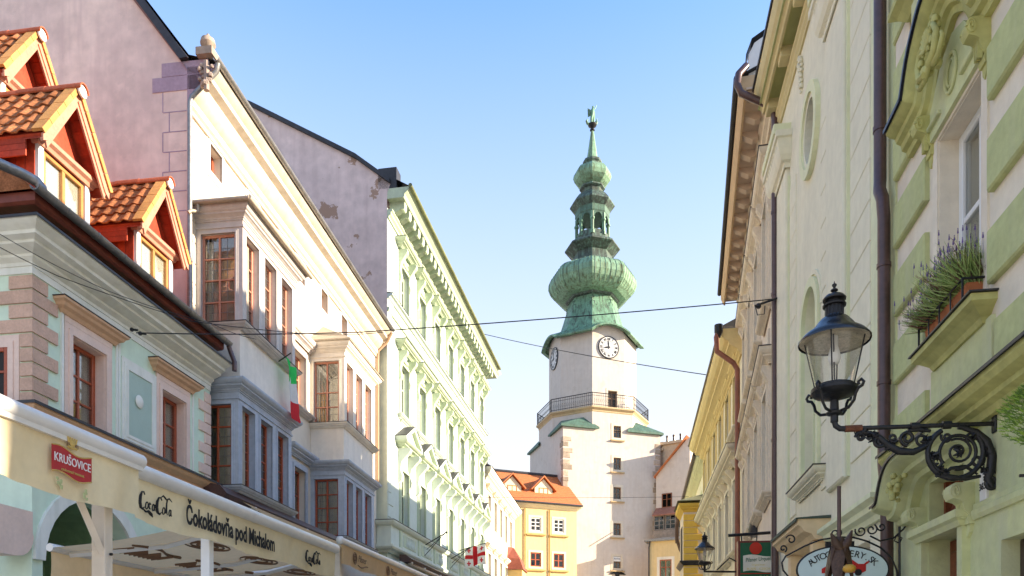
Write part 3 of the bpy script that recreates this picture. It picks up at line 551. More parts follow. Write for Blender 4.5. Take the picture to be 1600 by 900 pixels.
for c in cen:
    a, e = c-ow, c+ow
    for z0,z1,kind in ((15.25,16.95,0),(11.25,13.2,1),(6.95,9.1,2)):
        part('window_surround', surround(MB(),a,e,z0,z1,0,w=.16,p=.07), GRNT, b3)
        wo = window(b3,a,e,z0,z1,-.16,GRNT,gl=GL_FAR,nx=2,zs=(.62,),fw=.07,mw=.05,back=BLINDG,bd=.12,panes=True)
        if kind < 2:
            t = z1+(.55 if kind == 0 else .45)
            for s in (-1,1): console(c+s*(ow+.12),z1-.75,t-.02,.20,.36,GRNT,b3)
            part('window_hood', MB().sweep([(a-.30,0),(a-.30,.12),(e+.30,.12),(e+.30,0)],prof(.30,.26,t,o0=0)), GRNT, b3); part('hood_flashing', MB().sweep([(a-.3,0),(a-.3,.12),(e+.3,.12),(e+.3,0)],[(0,t+.262),(.315,t+.262),(.315,t+.275),(0,t+.29)]), DARKMETAL, b3)
            fo = MB(); 
            for q in range(9): fo.ball((c+random.uniform(-.25,.25),.05,z1+.22+random.uniform(-.06,.16)),random.uniform(.05,.09),6)
            fo.tube([(c-.30,.03,z1+.22),(c,.05,z1+.16),(c+.30,.03,z1+.22)],.07,6); part('hood_garland', fo, GRNT, b3, smooth=60)
            part('window_sill', MB().sweep([(a-.2,0),(a-.2,.02),(e+.2,.02),(e+.2,0)],prof(.16,.16,z0-.20)), GRN, b3)
            if kind == 1:
                for s in (-.5,.5): console(c+s,z0-.55,z0-.2,.12,.12,GRNT,b3)
        else:
            t = z1+.78
            for s in (-1,1): console(c+s*(ow+.16),z1-.55,t,.24,.50,GRN,b3)
            part('pediment_cornice', MB().sweep([(a-.22,0),(a-.22,.12),(e+.22,.12),(e+.22,0)],prof(.34,.24,t)), GRNT, b3)
            hw_ = ow+.42; zt = t+.24; ap = zt+.58
            pr_ = MB().prism([(c-hw_-.1,zt),(c+hw_+.1,zt),(c,ap+.08)],0,.30); part('pediment', pr_, GRNT, b3)
            rk = MB()
            for s in (-1,1): rk.prism([(c+s*(hw_+.14),zt),(c,ap+.02),(c,ap+.18),(c+s*(hw_+.20),zt+.13)],0,.45)
            part('pediment_rake', rk, GRN, b3)
            rc = MB()
            for s in (-1,1): rc.prism([(c+s*(hw_+.20),zt+.132),(c,ap+.182),(c,ap+.20),(c+s*(hw_+.22),zt+.15)],0,.47)
            part('pediment_flashing', rc, DARKMETAL, b3)
for k in range(26):
    z = 17.6-.46*k
    if z > 6.9: part('edge_quoin', MB().bev(.03,.62 if k % 2 else .40,0,.03,z-.43,z,.015), GRN, b3)

# ------------------------------------------------------------------ cream house further along
CRM = mat('cream_plaster', (0.70,0.60,0.42), var=0.07, scale=1, bump=0.06, streak=0.25)
CRMT = mat('cream_trim', (0.74,0.68,0.56), var=0.06, bump=0.05, streak=0.2)
b4f = street(980,-10258,757,804,'L'); L4 = b4f.len
b4 = thing('cream_house', 'narrow cream house with deep eave between green stucco house and yellow house', 'house', b4f)
c4 = [1.4,3.6,5.8,8.0,10.2]; hs = [(c-.5,c+.5,z,z+1.9) for c in c4 for z in (10.2,6.6)]
b = MB().wall(0,L4,0,13.0,hs,depth=.25); b.quad((0,0,0),(0,0,13),(0,-9,13),(0,-9,0)); b.quad((L4,0,0),(L4,0,13),(L4,-9,13),(L4,-9,0)); part('wall', b, CRM, b4)
part('main_cornice', MB().sweep([(0,-2),(0,0),(L4,0),(L4,-2)],prof(.5,.75,12.65)), CRMT, b4)
part('main_roof', MB().add([(-.3,-.55,13.41),(L4+.3,-.55,13.41),(L4+.3,5,17.2),(-.3,5,17.2),(L4+.3,10,13),(-.3,10,13)],[(0,1,2,3),(3,2,4,5),(0,3,5),(1,4,2)]), mat('dark_slate',(.10,.08,.08),var=.3), b4)
part('chimney', MB().box(.2,1.0,-2.2,-1.4,13.5,16.9).box(.15,1.05,-2.25,-1.35,16.9,17.1).box(.4,.5,-1.9,-1.8,17.1,17.6), mat('chimney_grey',(.35,.34,.33),var=.2), b4)
for c in c4:
    for z in (10.2,6.6):
        part('window_surround', surround(MB(),c-.5,c+.5,z,z+1.9,0,w=.2,p=.07,bottom=True), CRMT, b4); part('window_hood', MB().sweep([(c-.75,0),(c-.75,.05),(c+.75,.05),(c+.75,0)],prof(.25,.28,z+2.15)), CRMT, b4)
        window(b4,c-.5,c+.5,z,z+1.9,-.14,WHITE,gl=GL_FAR,nx=2,zs=(.65,),fw=.08,mw=.06,bd=.2,panes=False)
bay = MB().box(8.6,10.8,0,1.1,0,8.4); part('bay', bay, mat('bay_yellow',(.72,.50,.20),var=.08), b4)
by = MB(); n = 8
by.add([(8.5,0,8.4),(8.5,-1.2,8.4),(10.9,-1.2,8.4),(10.9,0,8.4),(8.7,0,9.3),(8.75,-.9,9.2),(10.65,-.9,9.2),(10.7,0,9.3),(9.1,0,10.1),(9.4,-.35,10.1),(10.0,-.35,10.1),(10.3,0,10.1)],[(0,1,5,4),(1,2,6,5),(2,3,7,6),(4,5,9,8),(5,6,10,9),(6,7,11,10)])
part('bay_roof', by, mat('bay_roof_red',(.30,.09,.06),var=.2), b4)
for (xx,ww) in ((9.2,1.0),): window(b4,xx,xx+ww,5.6,7.4,1.12,WHITE,gl=GL_FAR,bd=.02,panes=False)
# ------------------------------------------------------------------ gate tower
TW = mat('tower_plaster', (0.60,0.53,0.46), var=0.08, scale=0.5, bump=0.10, bscale=12, streak=0.45, streak_col=(0.52,0.43,0.35), fleck=.35, fleck_col=(.46,.38,.30))
QST = mat('tower_quoin_stone', (0.50,0.40,0.30), var=0.3, scale=2.5, bump=0.4, bscale=8, rnd=.3)
COP = mat('verdigris_copper', (0.17,0.33,0.22), rough=0.55, metal=0.15, var=0.3, scale=1.3, bump=0.1, bscale=10, streak=1.0, streak_col=(0.07,0.085,0.06), c2=(0.11,0.22,0.14))
COPD = mat('dark_copper', (0.085,0.105,0.085), rough=0.55, metal=0.2, var=0.4, scale=1.6, bump=0.1, streak=0.6, streak_col=(0.17,0.30,0.23))
COPR = mat('dull_copper_sheet', (0.10,0.19,0.14), rough=0.6, metal=0.15, var=0.3, scale=1.5, bump=0.1, streak=0.6, streak_col=(0.06,0.07,0.05))
COPL = mat('bright_verdigris', (0.23,0.39,0.25), rough=0.55, metal=0.1, var=0.3, scale=1.5, bump=0.08, streak=1.0, streak_col=(0.10,0.12,0.06))
STONEW = mat('pale_window_stone', (0.66,0.58,0.46), var=0.1, bump=0.15)
BRWIN = mat('brown_window_wood', (0.20,0.11,0.06), rough=.5, var=.2)
TZ = 68.0; TX = (925.5-800)/1200*TZ
class TFr(Frame):
    pass
tang = R(16.5); tw = thing('gate_tower', 'tall white gate tower with green copper onion spire and clock', 'tower', loc=(TX,TZ,0), ang=tang)
tx_ = (math.cos(tang), math.sin(tang)); ty_ = (-tx_[1], tx_[0])
def zt(y): return CH+(HY-y)/F*TZ
SC = F/TZ; HS = 4.38; OCT = R(22.5)             # half side of the square shaft; octagon vertices at 22.5 deg + k*45
AP = math.cos(R(22.5))
sh = MB()
def face(mb, half, z0, z1, holes, k, depth=.35):
    """a wall sheet facing local direction k*90 deg (0 = front)"""
    t = MB().wall(-half[0],half[0],z0,z1,holes,d=half[1],depth=depth); a = R(90)*k
    mb.add([(x*math.cos(a)-y*math.sin(a), x*math.sin(a)+y*math.cos(a), z) for x,y,z in t.v], t.f)
ztop = zt(681)
xw = .42; wn_ = [(21.05,1.0),(18.4,1.0),(15.95,1.0),(12.95,1.0),(10.2,.9)]
face(sh,(HS,HS),0,19.9+1.3,[(xw-.34,xw+.34,z-.5,z+.5) for z,_ in wn_ if z < 20.4]+[(xw-.34,xw+.34,20.55,21.2)],0)
for k in (1,2,3): face(sh,(HS,HS),0,21.2,[],k)
part('shaft', sh, TW, tw)
Ro = HS/AP; ring = lambda r,z,rot=0: [(r*math.cos(OCT+R(45)*i+rot), r*math.sin(OCT+R(45)*i+rot), z) for i in range(8)]
oc = MB(); v0, v1 = ring(Ro-.004,20.2), ring(Ro-.004,22.6)
for i in range(8):
    if i == 5: continue      # the front face carries a window
    oc.add([v0[i],v0[(i+1)%8],v1[(i+1)%8],v1[i]],[(0,1,2,3)])
t = MB().wall(-(HS-.004)*math.tan(R(22.5)),(HS-.004)*math.tan(R(22.5)),20.2,22.6,[(xw-.34,xw+.34,20.55,21.55)],d=HS-.004,depth=.3); oc.add(t.v,t.f)
part('octagon', oc, TW, tw)
RU = 3.83; AU = RU*AP; up = MB(); u0, u1 = ring(RU,22.9), ring(RU,29.7)
for i in range(8):
    if i == 5: continue
    up.add([u0[i],u0[(i+1)%8],u1[(i+1)%8],u1[i]],[(0,1,2,3)])
hw_ = AU*math.tan(R(22.5)); t = MB().wall(-hw_,hw_,22.9,29.7,[(-.05,.80,22.9,24.75)],d=AU,depth=.3); up.add(t.v,t.f)
for k in range(4):       # raised half round wall behind each clock
    a = R(90)*k; pts = [(-hw_,29.7)]+[(hw_*math.cos(q)*.98, 29.7+.55*math.sin(q)) for q in [math.pi-math.pi*i/12 for i in range(13)]]+[(hw_,29.7)]
    w_ = [(x,-AU,z) for x,z in pts]; up.add([(x*math.cos(a)-y*math.sin(a), x*math.sin(a)+y*math.cos(a), z) for x,y,z in w_],[tuple(range(len(w_)))])
part('clock_stage', up, TW, tw)
for z,h in wn_:
    s_ = MB(); surround(s_,xw-.34,xw+.34,z-.5,z+.5,HS,w=.20,p=.05,bottom=True,steps=1); part('window_surround', s_, STONEW, tw)
    part('window_sill', MB().box(xw-.62,xw+.62,HS-.01,HS+.16,z-.80,z-.70), mat('sill_ochre',(.46,.33,.18)) if z > 20 else bpy.data.materials['sill_ochre'], tw)
    window(tw,xw-.34,xw+.34,z-.5,z+.5,HS-.16,BRWIN,gl=GL_FAR,nx=2,zs=(.5,),fw=.07,mw=.05,bd=.15)
part('window_board', MB().box(xw-.32,xw+.32,HS-.15,HS-.02,10.28,10.68), WHITE, tw); text('board_lettering','ANTIK',.20,WIRE,tw,(xw,-HS+.015,10.48))
# worn corner stones of the shaft, each its own block
for cx_,sg in ((-HS,1),(HS,-1)):
    for k in range(27):
        z = 8.2+k*.47+random.uniform(-.03,.03); ln = random.uniform(.35,.85)
        if z < 20.3:
            part('corner_stone', MB().bev(min(cx_-sg*.03,cx_+sg*ln),max(cx_-sg*.03,cx_+sg*ln),HS-random.uniform(.3,.7),HS+.03,z,z+random.uniform(.34,.44),.03), QST, tw)
# broach roofs on the corners
for i,ang_ in enumerate((R(225),R(315),R(135),R(45))):
    zb_ = 21.25; c_, s__ = math.cos(ang_), math.sin(ang_); cx_, cy_ = math.copysign(HS+.22,c_), math.copysign(HS+.22,s__); k_ = HS*math.tan(R(22.5))
    A = (cx_,cy_,zb_); B_ = (math.copysign(k_-.55,c_),cy_,zb_); C_ = (cx_,math.copysign(k_-.55,s__),zb_)
    m = .5*(HS+k_); T1 = (math.copysign(m-.75,c_),math.copysign(m+.72,s__),zb_+.95); T2 = (math.copysign(m+.72,c_),math.copysign(m-.75,s__),zb_+.95)
    r_ = MB().add([A,B_,C_,T1,T2,(B_[0],B_[1]*.9,zb_),(C_[0]*.9,C_[1],zb_)],[(0,1,3),(0,3,4),(0,4,2),(1,3,5),(2,4,6)]).add([(p[0],p[1],p[2]-.16) for p in (A,B_,C_)]+[A,B_,C_],[(0,1,4,3),(0,2,5,3),(0,1,2)]); part('corner_roof', r_, COPR, tw)
# balcony
def oct_sweep(mb, r, pr): return mb.sweep([(r*math.cos(OCT-R(45)*i), r*math.sin(OCT-R(45)*i)) for i in range(8)], pr, closed=True)
bal = oct_sweep(MB(),HS/AP-.01,[(-.9,22.55),(0,22.55),(.05,22.62),(.05,22.70),(.16,22.80),(.24,22.86),(.24,22.98),(-.9,22.98)]); part('balcony_slab', bal, mat('balcony_ochre',(.56,.42,.24),var=.15), tw)
rl = MB(); rb = HS/AP+.14; rv = ring(rb,0)
for i in range(8):
    p, q = Vector(rv[i]), Vector(rv[(i+1)%8])
    for z,r_ in ((24.08,.035),(23.86,.018),(23.12,.022)): rl.tube([(p.x,-p.y,z),(q.x,-q.y,z)],r_,5)
    n = 22
    for j in range(n):
        u = p.lerp(q,j/n); rl.tube([(u.x,-u.y,22.98),(u.x,-u.y,24.08)],.036 if j == 0 else .013,4)
        if j:  # belly scroll of each bar
            w_ = p.lerp(q,(j+.5)/n); rl.tube([(u.x,-u.y,23.3),(w_.x,-w_.y,23.45),(u.x,-u.y,23.62)],.011,3)
part('balcony_railing', rl, IRON, tw)
window(tw,-.05,.80,22.98,24.7,AU-.2,BRWIN,gl=DARK,nx=2,zs=(.3,.7),fw=.09,mw=.08,bd=.1,name='balcony_door'); part('door_surround', surround(MB(),-.05,.80,22.98,24.75,AU,w=.16,p=.05,steps=1), STONEW, tw)
# clocks
NUM = ['XII','I','II','III','IIII','V','VI','VII','VIII','IX','X','XI']
for k in (0,3):
    a = R(90)*k; rot = lambda x,y: (x*math.cos(a)-y*math.sin(a), x*math.sin(a)+y*math.cos(a)); c_ = rot(0.0,-AU-.03)
    dial = MB().lathe([(.001,.0),(.86,.0),(.86,.04),(.001,.045)],40); ck = part('clock_dial', dial, mat('dial_white',(.66,.65,.62),var=.05,bump=0) if k == 0 else bpy.data.materials['dial_white'], tw, (c_[0],c_[1],28.35), (R(90),0,a), smooth=30)
    rim = MB().lathe([(.86,-.02),(.94,-.02),(.94,.06),(.88,.07),(.86,.045)],40,caps=False); part('clock_rim', rim, IRON, ck)
    for i,nm in enumerate(NUM):
        q = math.pi/2-2*math.pi*i/12; o = text('numeral',nm,.25,WIRE,ck,(.68*math.cos(q),.68*math.sin(q),.05),(0,0,q-math.pi/2),offset=.012)
    part('minute_ring', MB().lathe([(.52,.046),(.535,.05),(.535,.054),(.52,.054)],36,caps=False), IRON, ck)
    hd = MB()
    for q,ln,w_ in ((R(90-355),.62,.05),(R(90-262),.48,.07)):
        d_ = Vector((math.cos(q),math.sin(q))); n_ = Vector((-d_.y,d_.x)); P_ = [d_*-.15+n_*w_*.5,d_*ln*.55+n_*w_,d_*ln,d_*ln*.55-n_*w_,d_*-.15-n_*w_*.5]; hd.add([(p.x,p.y,.06) for p in P_]+[(p.x,p.y,.075) for p in P_],[(0,1,2,3,4),(5,6,7,8,9)])
    hd.lathe([(.08,.055),(.08,.09)],12); part('clock_hands', hd, IRON, ck)
# copper spire: eave arching over the clocks, then stacked octagonal bulbs
RE = 80/SC; ev = []; seg = 12
def eave_pt(i, j, r, lift):
    p, q = Vector(ring(r,0)[i]), Vector(ring(r,0)[(i+1)%8]); u = p.lerp(q,j/seg); h = lift*math.sin(math.pi*j/seg)**.8*1.0 if i % 2 == 1 else 0
    return (u.x,u.y,h)
sk = MB(); rings = []
for r_,z_,lf in ((RE-.35,29.45,.60),(RE,29.45,.60),(RE,29.58,.60),(63/SC,29.98,.58),(55/SC,30.45,.30),(51/SC,31.0,.06),(46.5/SC,31.75,0),(41.5/SC,32.65,0),(37/SC,33.7,0)):
    rings.append([ (lambda e: (e[0],e[1],e[2]+z_))(eave_pt(i,j,r_,lf)) for i in range(8) for j in range(seg)])
n = 8*seg; sk.add([p for r_ in rings for p in r_],[(a*n+i,a*n+(i+1)%n,(a+1)*n+(i+1)%n,(a+1)*n+i) for a in range(len(rings)-1) for i in range(n)])
part('skirt_roof', sk, COP, tw)
def bulb(name, pr, m, smooth=None, n=8): return part(name, MB().lathe([(h/SC,zt(y)) for h,y in pr],n,rot=OCT), m, tw, smooth=smooth)
for i in range(8):        # stepped zigzag battens on the skirt faces
    a = R(45)*i; z_ = []
    for sgn in (-1,1):
        st = MB(); P_ = []
        for k in range(5): x = sgn*(.10+.19*k); z = 31.9+.32*k; rr = 2.42-.075*k; P_ += [(x,rr*AP+.10,z),(x+sgn*.19,rr*AP+.08,z)] 
        st.tube(P_,.035,4); part('zigzag_batten', st, COPD, tw, rot=(0,0,a))
bulb('ring_moulding', [(36,477),(41,475),(44,470),(44,466),(40,463),(37,463)], COPD)
bulb('large_onion', [(40,473),(52,471),(60,466),(66,459),(69,451),(68.5,443),(65,435.5),(59,430),(51,426),(42,423.5),(36,422)], COPL)
bulb('large_neck', [(36,423),(33,417),(31,409),(30,402),(31,400)], COPD)
bulb('lantern_base', [(30,402),(33,400),(38,396),(43,393),(43,391),(36,386),(29,383),(26,380)], COPD)
# seam battens down the onion
for k in range(48):
    a = OCT+2*math.pi*(k+.5)/48; P_ = []
    for h,y in ((60,466),(66,459),(69,451),(68.5,443),(65,435.5),(59,430),(51,426)):
        q = ((a-OCT) % R(45))-R(22.5); r_ = h/SC*AP/math.cos(q)+.012; P_.append((r_*math.cos(a),-r_*math.sin(a),zt(y)))
    part('seam', MB().tube(P_,.022,4), COPL if k % 3 else COPD, tw)
# open lantern with eight posts, arches and a bell
bulb('lantern_floor', [(27,381),(27,377)], COPD)
for i in range(8):
    a = OCT+R(45)*i; r_ = 24.5/SC; c_ = (r_*math.cos(a),-r_*math.sin(a)); z0, z1 = zt(378), zt(344)
    h = z1-z0; part('lantern_post', MB().lathe([(.21,z0),(.21,z0+.25),(.15,z0+.32),(.15,z0+h*.62),(.22,z0+h*.66),(.22,z0+h*.72),(.14,z0+h*.76),(.14,z1)],8,c_), COP, tw)
    q0, q1 = Vector(ring(r_,0)[i]), Vector(ring(r_,0)[(i+1)%8]); L_ = (q1-q0).length; mid = (q0+q1)/2
    ap = [(-L_/2,z1+.5),(-L_/2,z1-.55)]+[(-L_/2*.72*math.cos(math.pi*j/8), z1-.55+.55*math.sin(math.pi*j/8)) for j in range(9)]+[(L_/2,z1-.55),(L_/2,z1+.5)]
    part('lantern_arch', MB().prism(ap,-.08,.08), COPR, tw, (mid.x,mid.y,0), (0,0,math.atan2((q1-q0).y,(q1-q0).x)))
    part('lantern_parapet', MB().box(-L_/2,L_/2,-.05,.05,z0,z0+.45), COPD, tw, (mid.x,mid.y,0), (0,0,math.atan2((q1-q0).y,(q1-q0).x)))
zb_ = zt(362); part('lantern_bell', MB().lathe([(.50,zb_-.35),(.46,zb_-.2),(.34,zb_+.05),(.28,zb_+.3),(.20,zb_+.42),(.05,zb_+.46),(.05,zb_+1.2)],14), IRON, tw, smooth=40)
bulb('lantern_frieze', [(25,345),(27,341),(27,334),(28,331)], COPR)
bulb('lantern_crown', [(27,333),(31,329),(35,325),(35,323),(28,314),(22,309),(18,306)], COPD)
bulb('spire_neck', [(18,308),(15,303),(16,299),(20,297),(20,295),(16,293)], COPD)
bulb('small_onion', [(17,293),(23,289),(28,284),(30,278.5),(29,273),(25,267.5),(19,264.5),(13,263)], COPL)
bulb('collar', [(13,263),(13,258),(15,256),(15,253),(9,250)], COPD)
bulb('needle', [(9,251),(2.4,206),(2.2,202)], COPL)
part('needle_knob', MB().lathe([(.10,zt(206)),(.22,zt(204)),(.22,zt(203)),(.08,zt(201)),(.16,zt(199.5)),(.36,zt(197)),(.40,zt(195)),(.20,zt(193)),(.05,zt(192))],12), IRON, tw, smooth=40)
# archangel treading on the dragon
st = MB(); z0 = zt(193)
st.tube([(-.10,0,z0),(-.08,0,z0+.45),(0,0,z0+.75),(.02,0,z0+1.15),(.05,0,z0+1.35)],[.10,.12,.14,.17,.09],8).tube([(.14,0,z0),(.10,0,z0+.45),(.02,0,z0+.75)],[.08,.10,.12],8)
st.ball((.07,0,z0+1.48),.10,8); st.tube([(.02,0,z0+1.25),(.25,.0,z0+1.35),(.36,0,z0+1.62),(.42,0,z0+1.75)],[.06,.05,.04,.02],6).tube([(.0,0,z0+1.25),(-.2,0,z0+1.0),(-.28,0,z0+.8)],[.06,.05,.03],6)
st.add([(-.05,.05,z0+1.2),(-.42,.10,z0+1.35),(-.38,.12,z0+.55),(-.10,.06,z0+.7)],[(0,1,2,3)]).add([(.08,.05,z0+1.2),(.30,.10,z0+1.2),(.32,.12,z0+.45),(.10,.06,z0+.7)],[(0,1,2,3)])
part('archangel', st, COP, tw, smooth=50)
dg_ = MB().tube([(-.45,0,z0+.28),(-.56,0,z0+.10),(-.48,0,z0-.08),(-.20,0,z0-.12),(.10,0,z0-.10),(.34,0,z0-.02),(.46,0,z0+.18),(.40,0,z0+.42),(.50,0,z0+.55)],[.05,.09,.11,.14,.14,.11,.08,.05,.02],8); dg_.add([(.1,0,z0),(.45,.1,z0+.5),(.30,.05,z0-.05)],[(0,1,2)]); part('dragon', dg_, COPL, tw, smooth=50)
# relief eagle low on the shaft
eg = MB().ball((xw,HS+.02,9.2),.22,8,sd=.4,sz=1.3)
for s in (-1,1):
    for k in range(4): eg.tube([(xw+s*.1,HS+.03,9.25),(xw+s*(.45+.1*k),HS+.03,9.55-.12*k)],[.06,.03],5)
part('relief_eagle', eg, IRON, tw)

# ------------------------------------------------------------------ yellow house against the tower
YEL = mat('ochre_yellow_plaster', (0.66,0.50,0.26), var=0.06, scale=.7, bump=0.06, streak=0.2)
YELT = mat('pale_yellow_trim', (0.74,0.64,0.44), var=0.06, bump=0.05)
RTILE = mat('orange_roof_tiles', (0.58,0.19,0.07), var=0.3, scale=9, bump=0.7, bscale=7)
b5f = Frame(at(797,900,58.6)[:2], at(901,900,60.6)[:2]); L5 = b5f.len
b5 = thing('yellow_house', 'yellow house with orange tiled roof and two small dormers beside tower', 'house', b5f)
wx = [b5f.u(837), b5f.u(873)]; 
hs = [(c-.45,c+.45,z0,z1) for c in wx for z0,z1 in ((12.0,13.05),(9.25,10.35))]
b = MB().wall(0,L5,0,14.0,hs,depth=.25); b.quad((0,0,0),(0,0,14),(0,-6,14),(0,-6,0)); b.quad((L5,0,0),(L5,0,14),(L5,-6,14),(L5,-6,0)); part('wall', b, YEL, b5)
part('main_cornice', MB().sweep([(0,-2),(0,0),(L5,0),(L5,-2)],prof(.35,.35,13.75)), YELT, b5); part('gutter', MB().tube([(-.3,.45,14.12),(L5+.3,.45,14.12)],.08,8), DARKMETAL, b5)
# rows of tiles: fine courses, too small to part one by one
rt = MB(); zr, dr_ = 17.3, -3.6
for k in range(16):
    t0, t1 = k/16, (k+1)/16; d0, d1 = .45+(dr_-.45)*t0, .45+(dr_-.45)*t1; z0, z1 = 14.12+(zr-14.12)*t0, 14.12+(zr-14.12)*t1
    rt.add([(-.35,-d0,z0+.05),(L5+.35-t0*0,-d0,z0+.05),(L5+.35,-d1,z1),(-.35,-d1,z1),(-.35,-d0,z0-.02),(L5+.35,-d0,z0-.02)],[(0,1,2,3),(0,1,5,4)])
rt.add([(-.35,-dr_,zr),(L5+.35,-dr_,zr),(L5+.35,7,14),(-.35,7,14)],[(0,1,2,3)]).add([(-.35,-.45,14.1),(-.35,-dr_,zr),(-.35,7,14)],[(0,1,2)]).add([(L5+.35,-.45,14.1),(L5+.35,-dr_,zr),(L5+.35,7,14)],[(0,1,2)]); part('tiled_roof', rt, RTILE, b5)
part('ridge', MB().tube([(-.4,dr_,zr+.05),(L5+.4,dr_,zr+.05)],.14,8), DARKMETAL, b5); part('lightning_rod', MB().tube([(-.6,dr_,zr),(-.6,dr_,zr+1.6)],.03,5).tube([(-.8,dr_,zr+.9),(-.4,dr_,zr+.9)],.02,4), WIRE, b5)
for c in (b5f.u(849,-.9),b5f.u(800,-.9)):
    d_ = MB().prism([(c-.75,14.9),(c+.75,14.9),(c+.75,15.55),(c,16.3),(c-.75,15.55)],-2.4,-.85); part('dormer', d_, YELT, b5)
    rr = MB()
    for s in (-1,1): rr.prism([(c+s*1.05,15.35),(c,16.42),(c,16.55),(c+s*1.12,15.42)],-2.6,-.65)
    part('dormer_roof', rr, RTILE, b5); window(b5,c-.4,c+.4,14.98,15.6,-.845,OAKF,gl=GL_FAR,nx=2,zs=(),bd=.01,panes=False)
for c in wx:
    for z0,z1,fm in ((12.0,13.05,WHITE),(9.25,10.35,REDWOOD)):
        part('window_surround', surround(MB(),c-.45,c+.45,z0,z1,0,w=.17,p=.05,bottom=True,steps=1), YELT, b5); part('window_sill', MB().box(c-.8,c+.8,0,.16,z0-.34,z0-.24), mat('sill_tan',(.5,.33,.12)) if c == wx[0] and z0 > 11 else bpy.data.materials['sill_tan'], b5)
        window(b5,c-.45,c+.45,z0,z1,-.05,fm,gl=GL_FAR,nx=2,zs=(.36,.68) if fm is WHITE else (.5,),fw=.09,mw=.06,bd=.15)
for x in (b5f.u(820),b5f.u(858)): part('downpipe', MB().tube([(x,.08,13.7),(x,.08,8)],.05,6), mat('pipe_ochre',(.45,.30,.10)) if x < 2 else bpy.data.materials.get('pipe_ochre') or BROWNPIPE, b5)
# low building with red eave at the tower foot
# ------------------------------------------------------------------ houses right of the tower
b6f = Frame(at(1025,900,64.5)[:2], at(1078,900,63)[:2]); L6 = b6f.len
b6 = thing('gabled_house', 'pale gabled house with chimneys and glazed timber gallery behind tower', 'house', b6f)
zz = lambda y: CH+(HY-y)/F*64
b = MB().prism([(0,0),(L6,0),(L6,zz(700)+.6),(L6-.2,zz(690)),(.0,zz(742))],-6,0); part('wall', b, TW, b6)
part('tiled_roof', MB().add([(-.1,-.3,zz(745)),(L6-.2,-.3,zz(688)),(L6-.2,6,zz(688)),(-.1,6,zz(745)),(-.1,-.3,zz(743)),(L6-.2,-.3,zz(686)),(L6-.2,6,zz(686)),(-.1,6,zz(743))],[(0,1,2,3),(4,5,6,7),(0,1,5,4)]), RTILE, b6)
for x0,x1,y0,y1 in ((1025,1037,742,697),(1036,1066,725,688)):
    a, e = b6f.u(x0,-1.5), b6f.u(x1,-1.5); part('chimney', MB().box(a,e,-2.6,-1.2,zz(y0)-1,zz(y1)).box(a-.12,e+.12,-2.75,-1.05,zz(y1),zz(y1)+.22), mat('chimney_plaster',(.60,.46,.32),var=.15) if x0 == 1025 else bpy.data.materials['chimney_plaster'], b6)
    for k in range(2 if x0 == 1025 else 3): x = a+.25+(e-a-.5)*k/(1 if x0 == 1025 else 2); part('chimney_pot', MB().lathe([(.13,zz(y1)+.2),(.11,zz(y1)+.8),(.14,zz(y1)+.85),(.14,zz(y1)+.95)],8,(x,-1.9)), BROWNPIPE, b6)
wu = b6f.u(1042,.01); window(b6,wu-.42,wu+.42,zz(793),zz(771),.03,mat('red_brown_sash',(.30,.12,.06)),gl=GL_FAR,nx=2,zs=(.6,),bd=.02)
part('gallery_roof', MB().add([(.0,0,zz(797)+.25),(0,-.9,zz(806)),(L6,-.9,zz(806)),(L6,0,zz(797)+.25),(0,-.9,zz(808)),(L6,-.9,zz(808))],[(0,1,2,3),(1,2,5,4)]), mat('rust_sheet',(.34,.15,.10),var=.25), b6)
ga = MB().box(0,L6,.0,.8,zz(842),zz(833)).box(0,L6,.0,.75,zz(833),zz(830)); part('gallery_base', ga, mat('old_timber',(.30,.26,.22),var=.3), b6)
for k in range(3): window(b6,.05+k*L6/3,L6/3-.03+k*L6/3,zz(829),zz(807),.6,bpy.data.materials['old_timber'],gl=GL_FAR,nx=2,zs=(.33,.66),fw=.07,mw=.04,bd=.5,name='gallery_window')
b7f = Frame(at(1014,900,62)[:2], at(1066,900,61)[:2]); L7 = b7f.len
b7 = thing('low_yellow_house', 'low yellow house with flat zinc roof at foot of tower', 'house', b7f)
z7 = CH+(HY-845)/F*61.5; w7 = b7f.u(1040); b = MB().wall(0,L7,0,z7,[(w7-.48,w7+.48,8.6,10.1)],depth=.2); b.quad((0,0,0),(0,0,z7),(0,-1.2,z7),(0,-1.2,0)); b.quad((L7,0,0),(L7,0,z7),(L7,-1,z7),(L7,-1,0)); part('wall', b, YEL, b7)
part('zinc_roof', MB().sweep([(-.1,-1.2),(-.1,0),(L7,0)],[(-1,z7),(.25,z7),(.25,z7+.14),(-1,z7+.45)]), METAL, b7); part('window_surround', surround(MB(),w7-.48,w7+.48,8.6,10.1,0,w=.22,p=.04,bottom=True,steps=1), CRMT, b7)
window(b7,w7-.48,w7+.48,8.6,10.1,-.05,REDWOOD,gl=GL_FAR,nx=2,zs=(.6,),fw=.08,mw=.05,bd=.15); part('downpipe', MB().tube([(.1,.1,z7),(.02,.1,z7-.5),(.02,.1,6)],.06,6), DARKMETAL, b7)
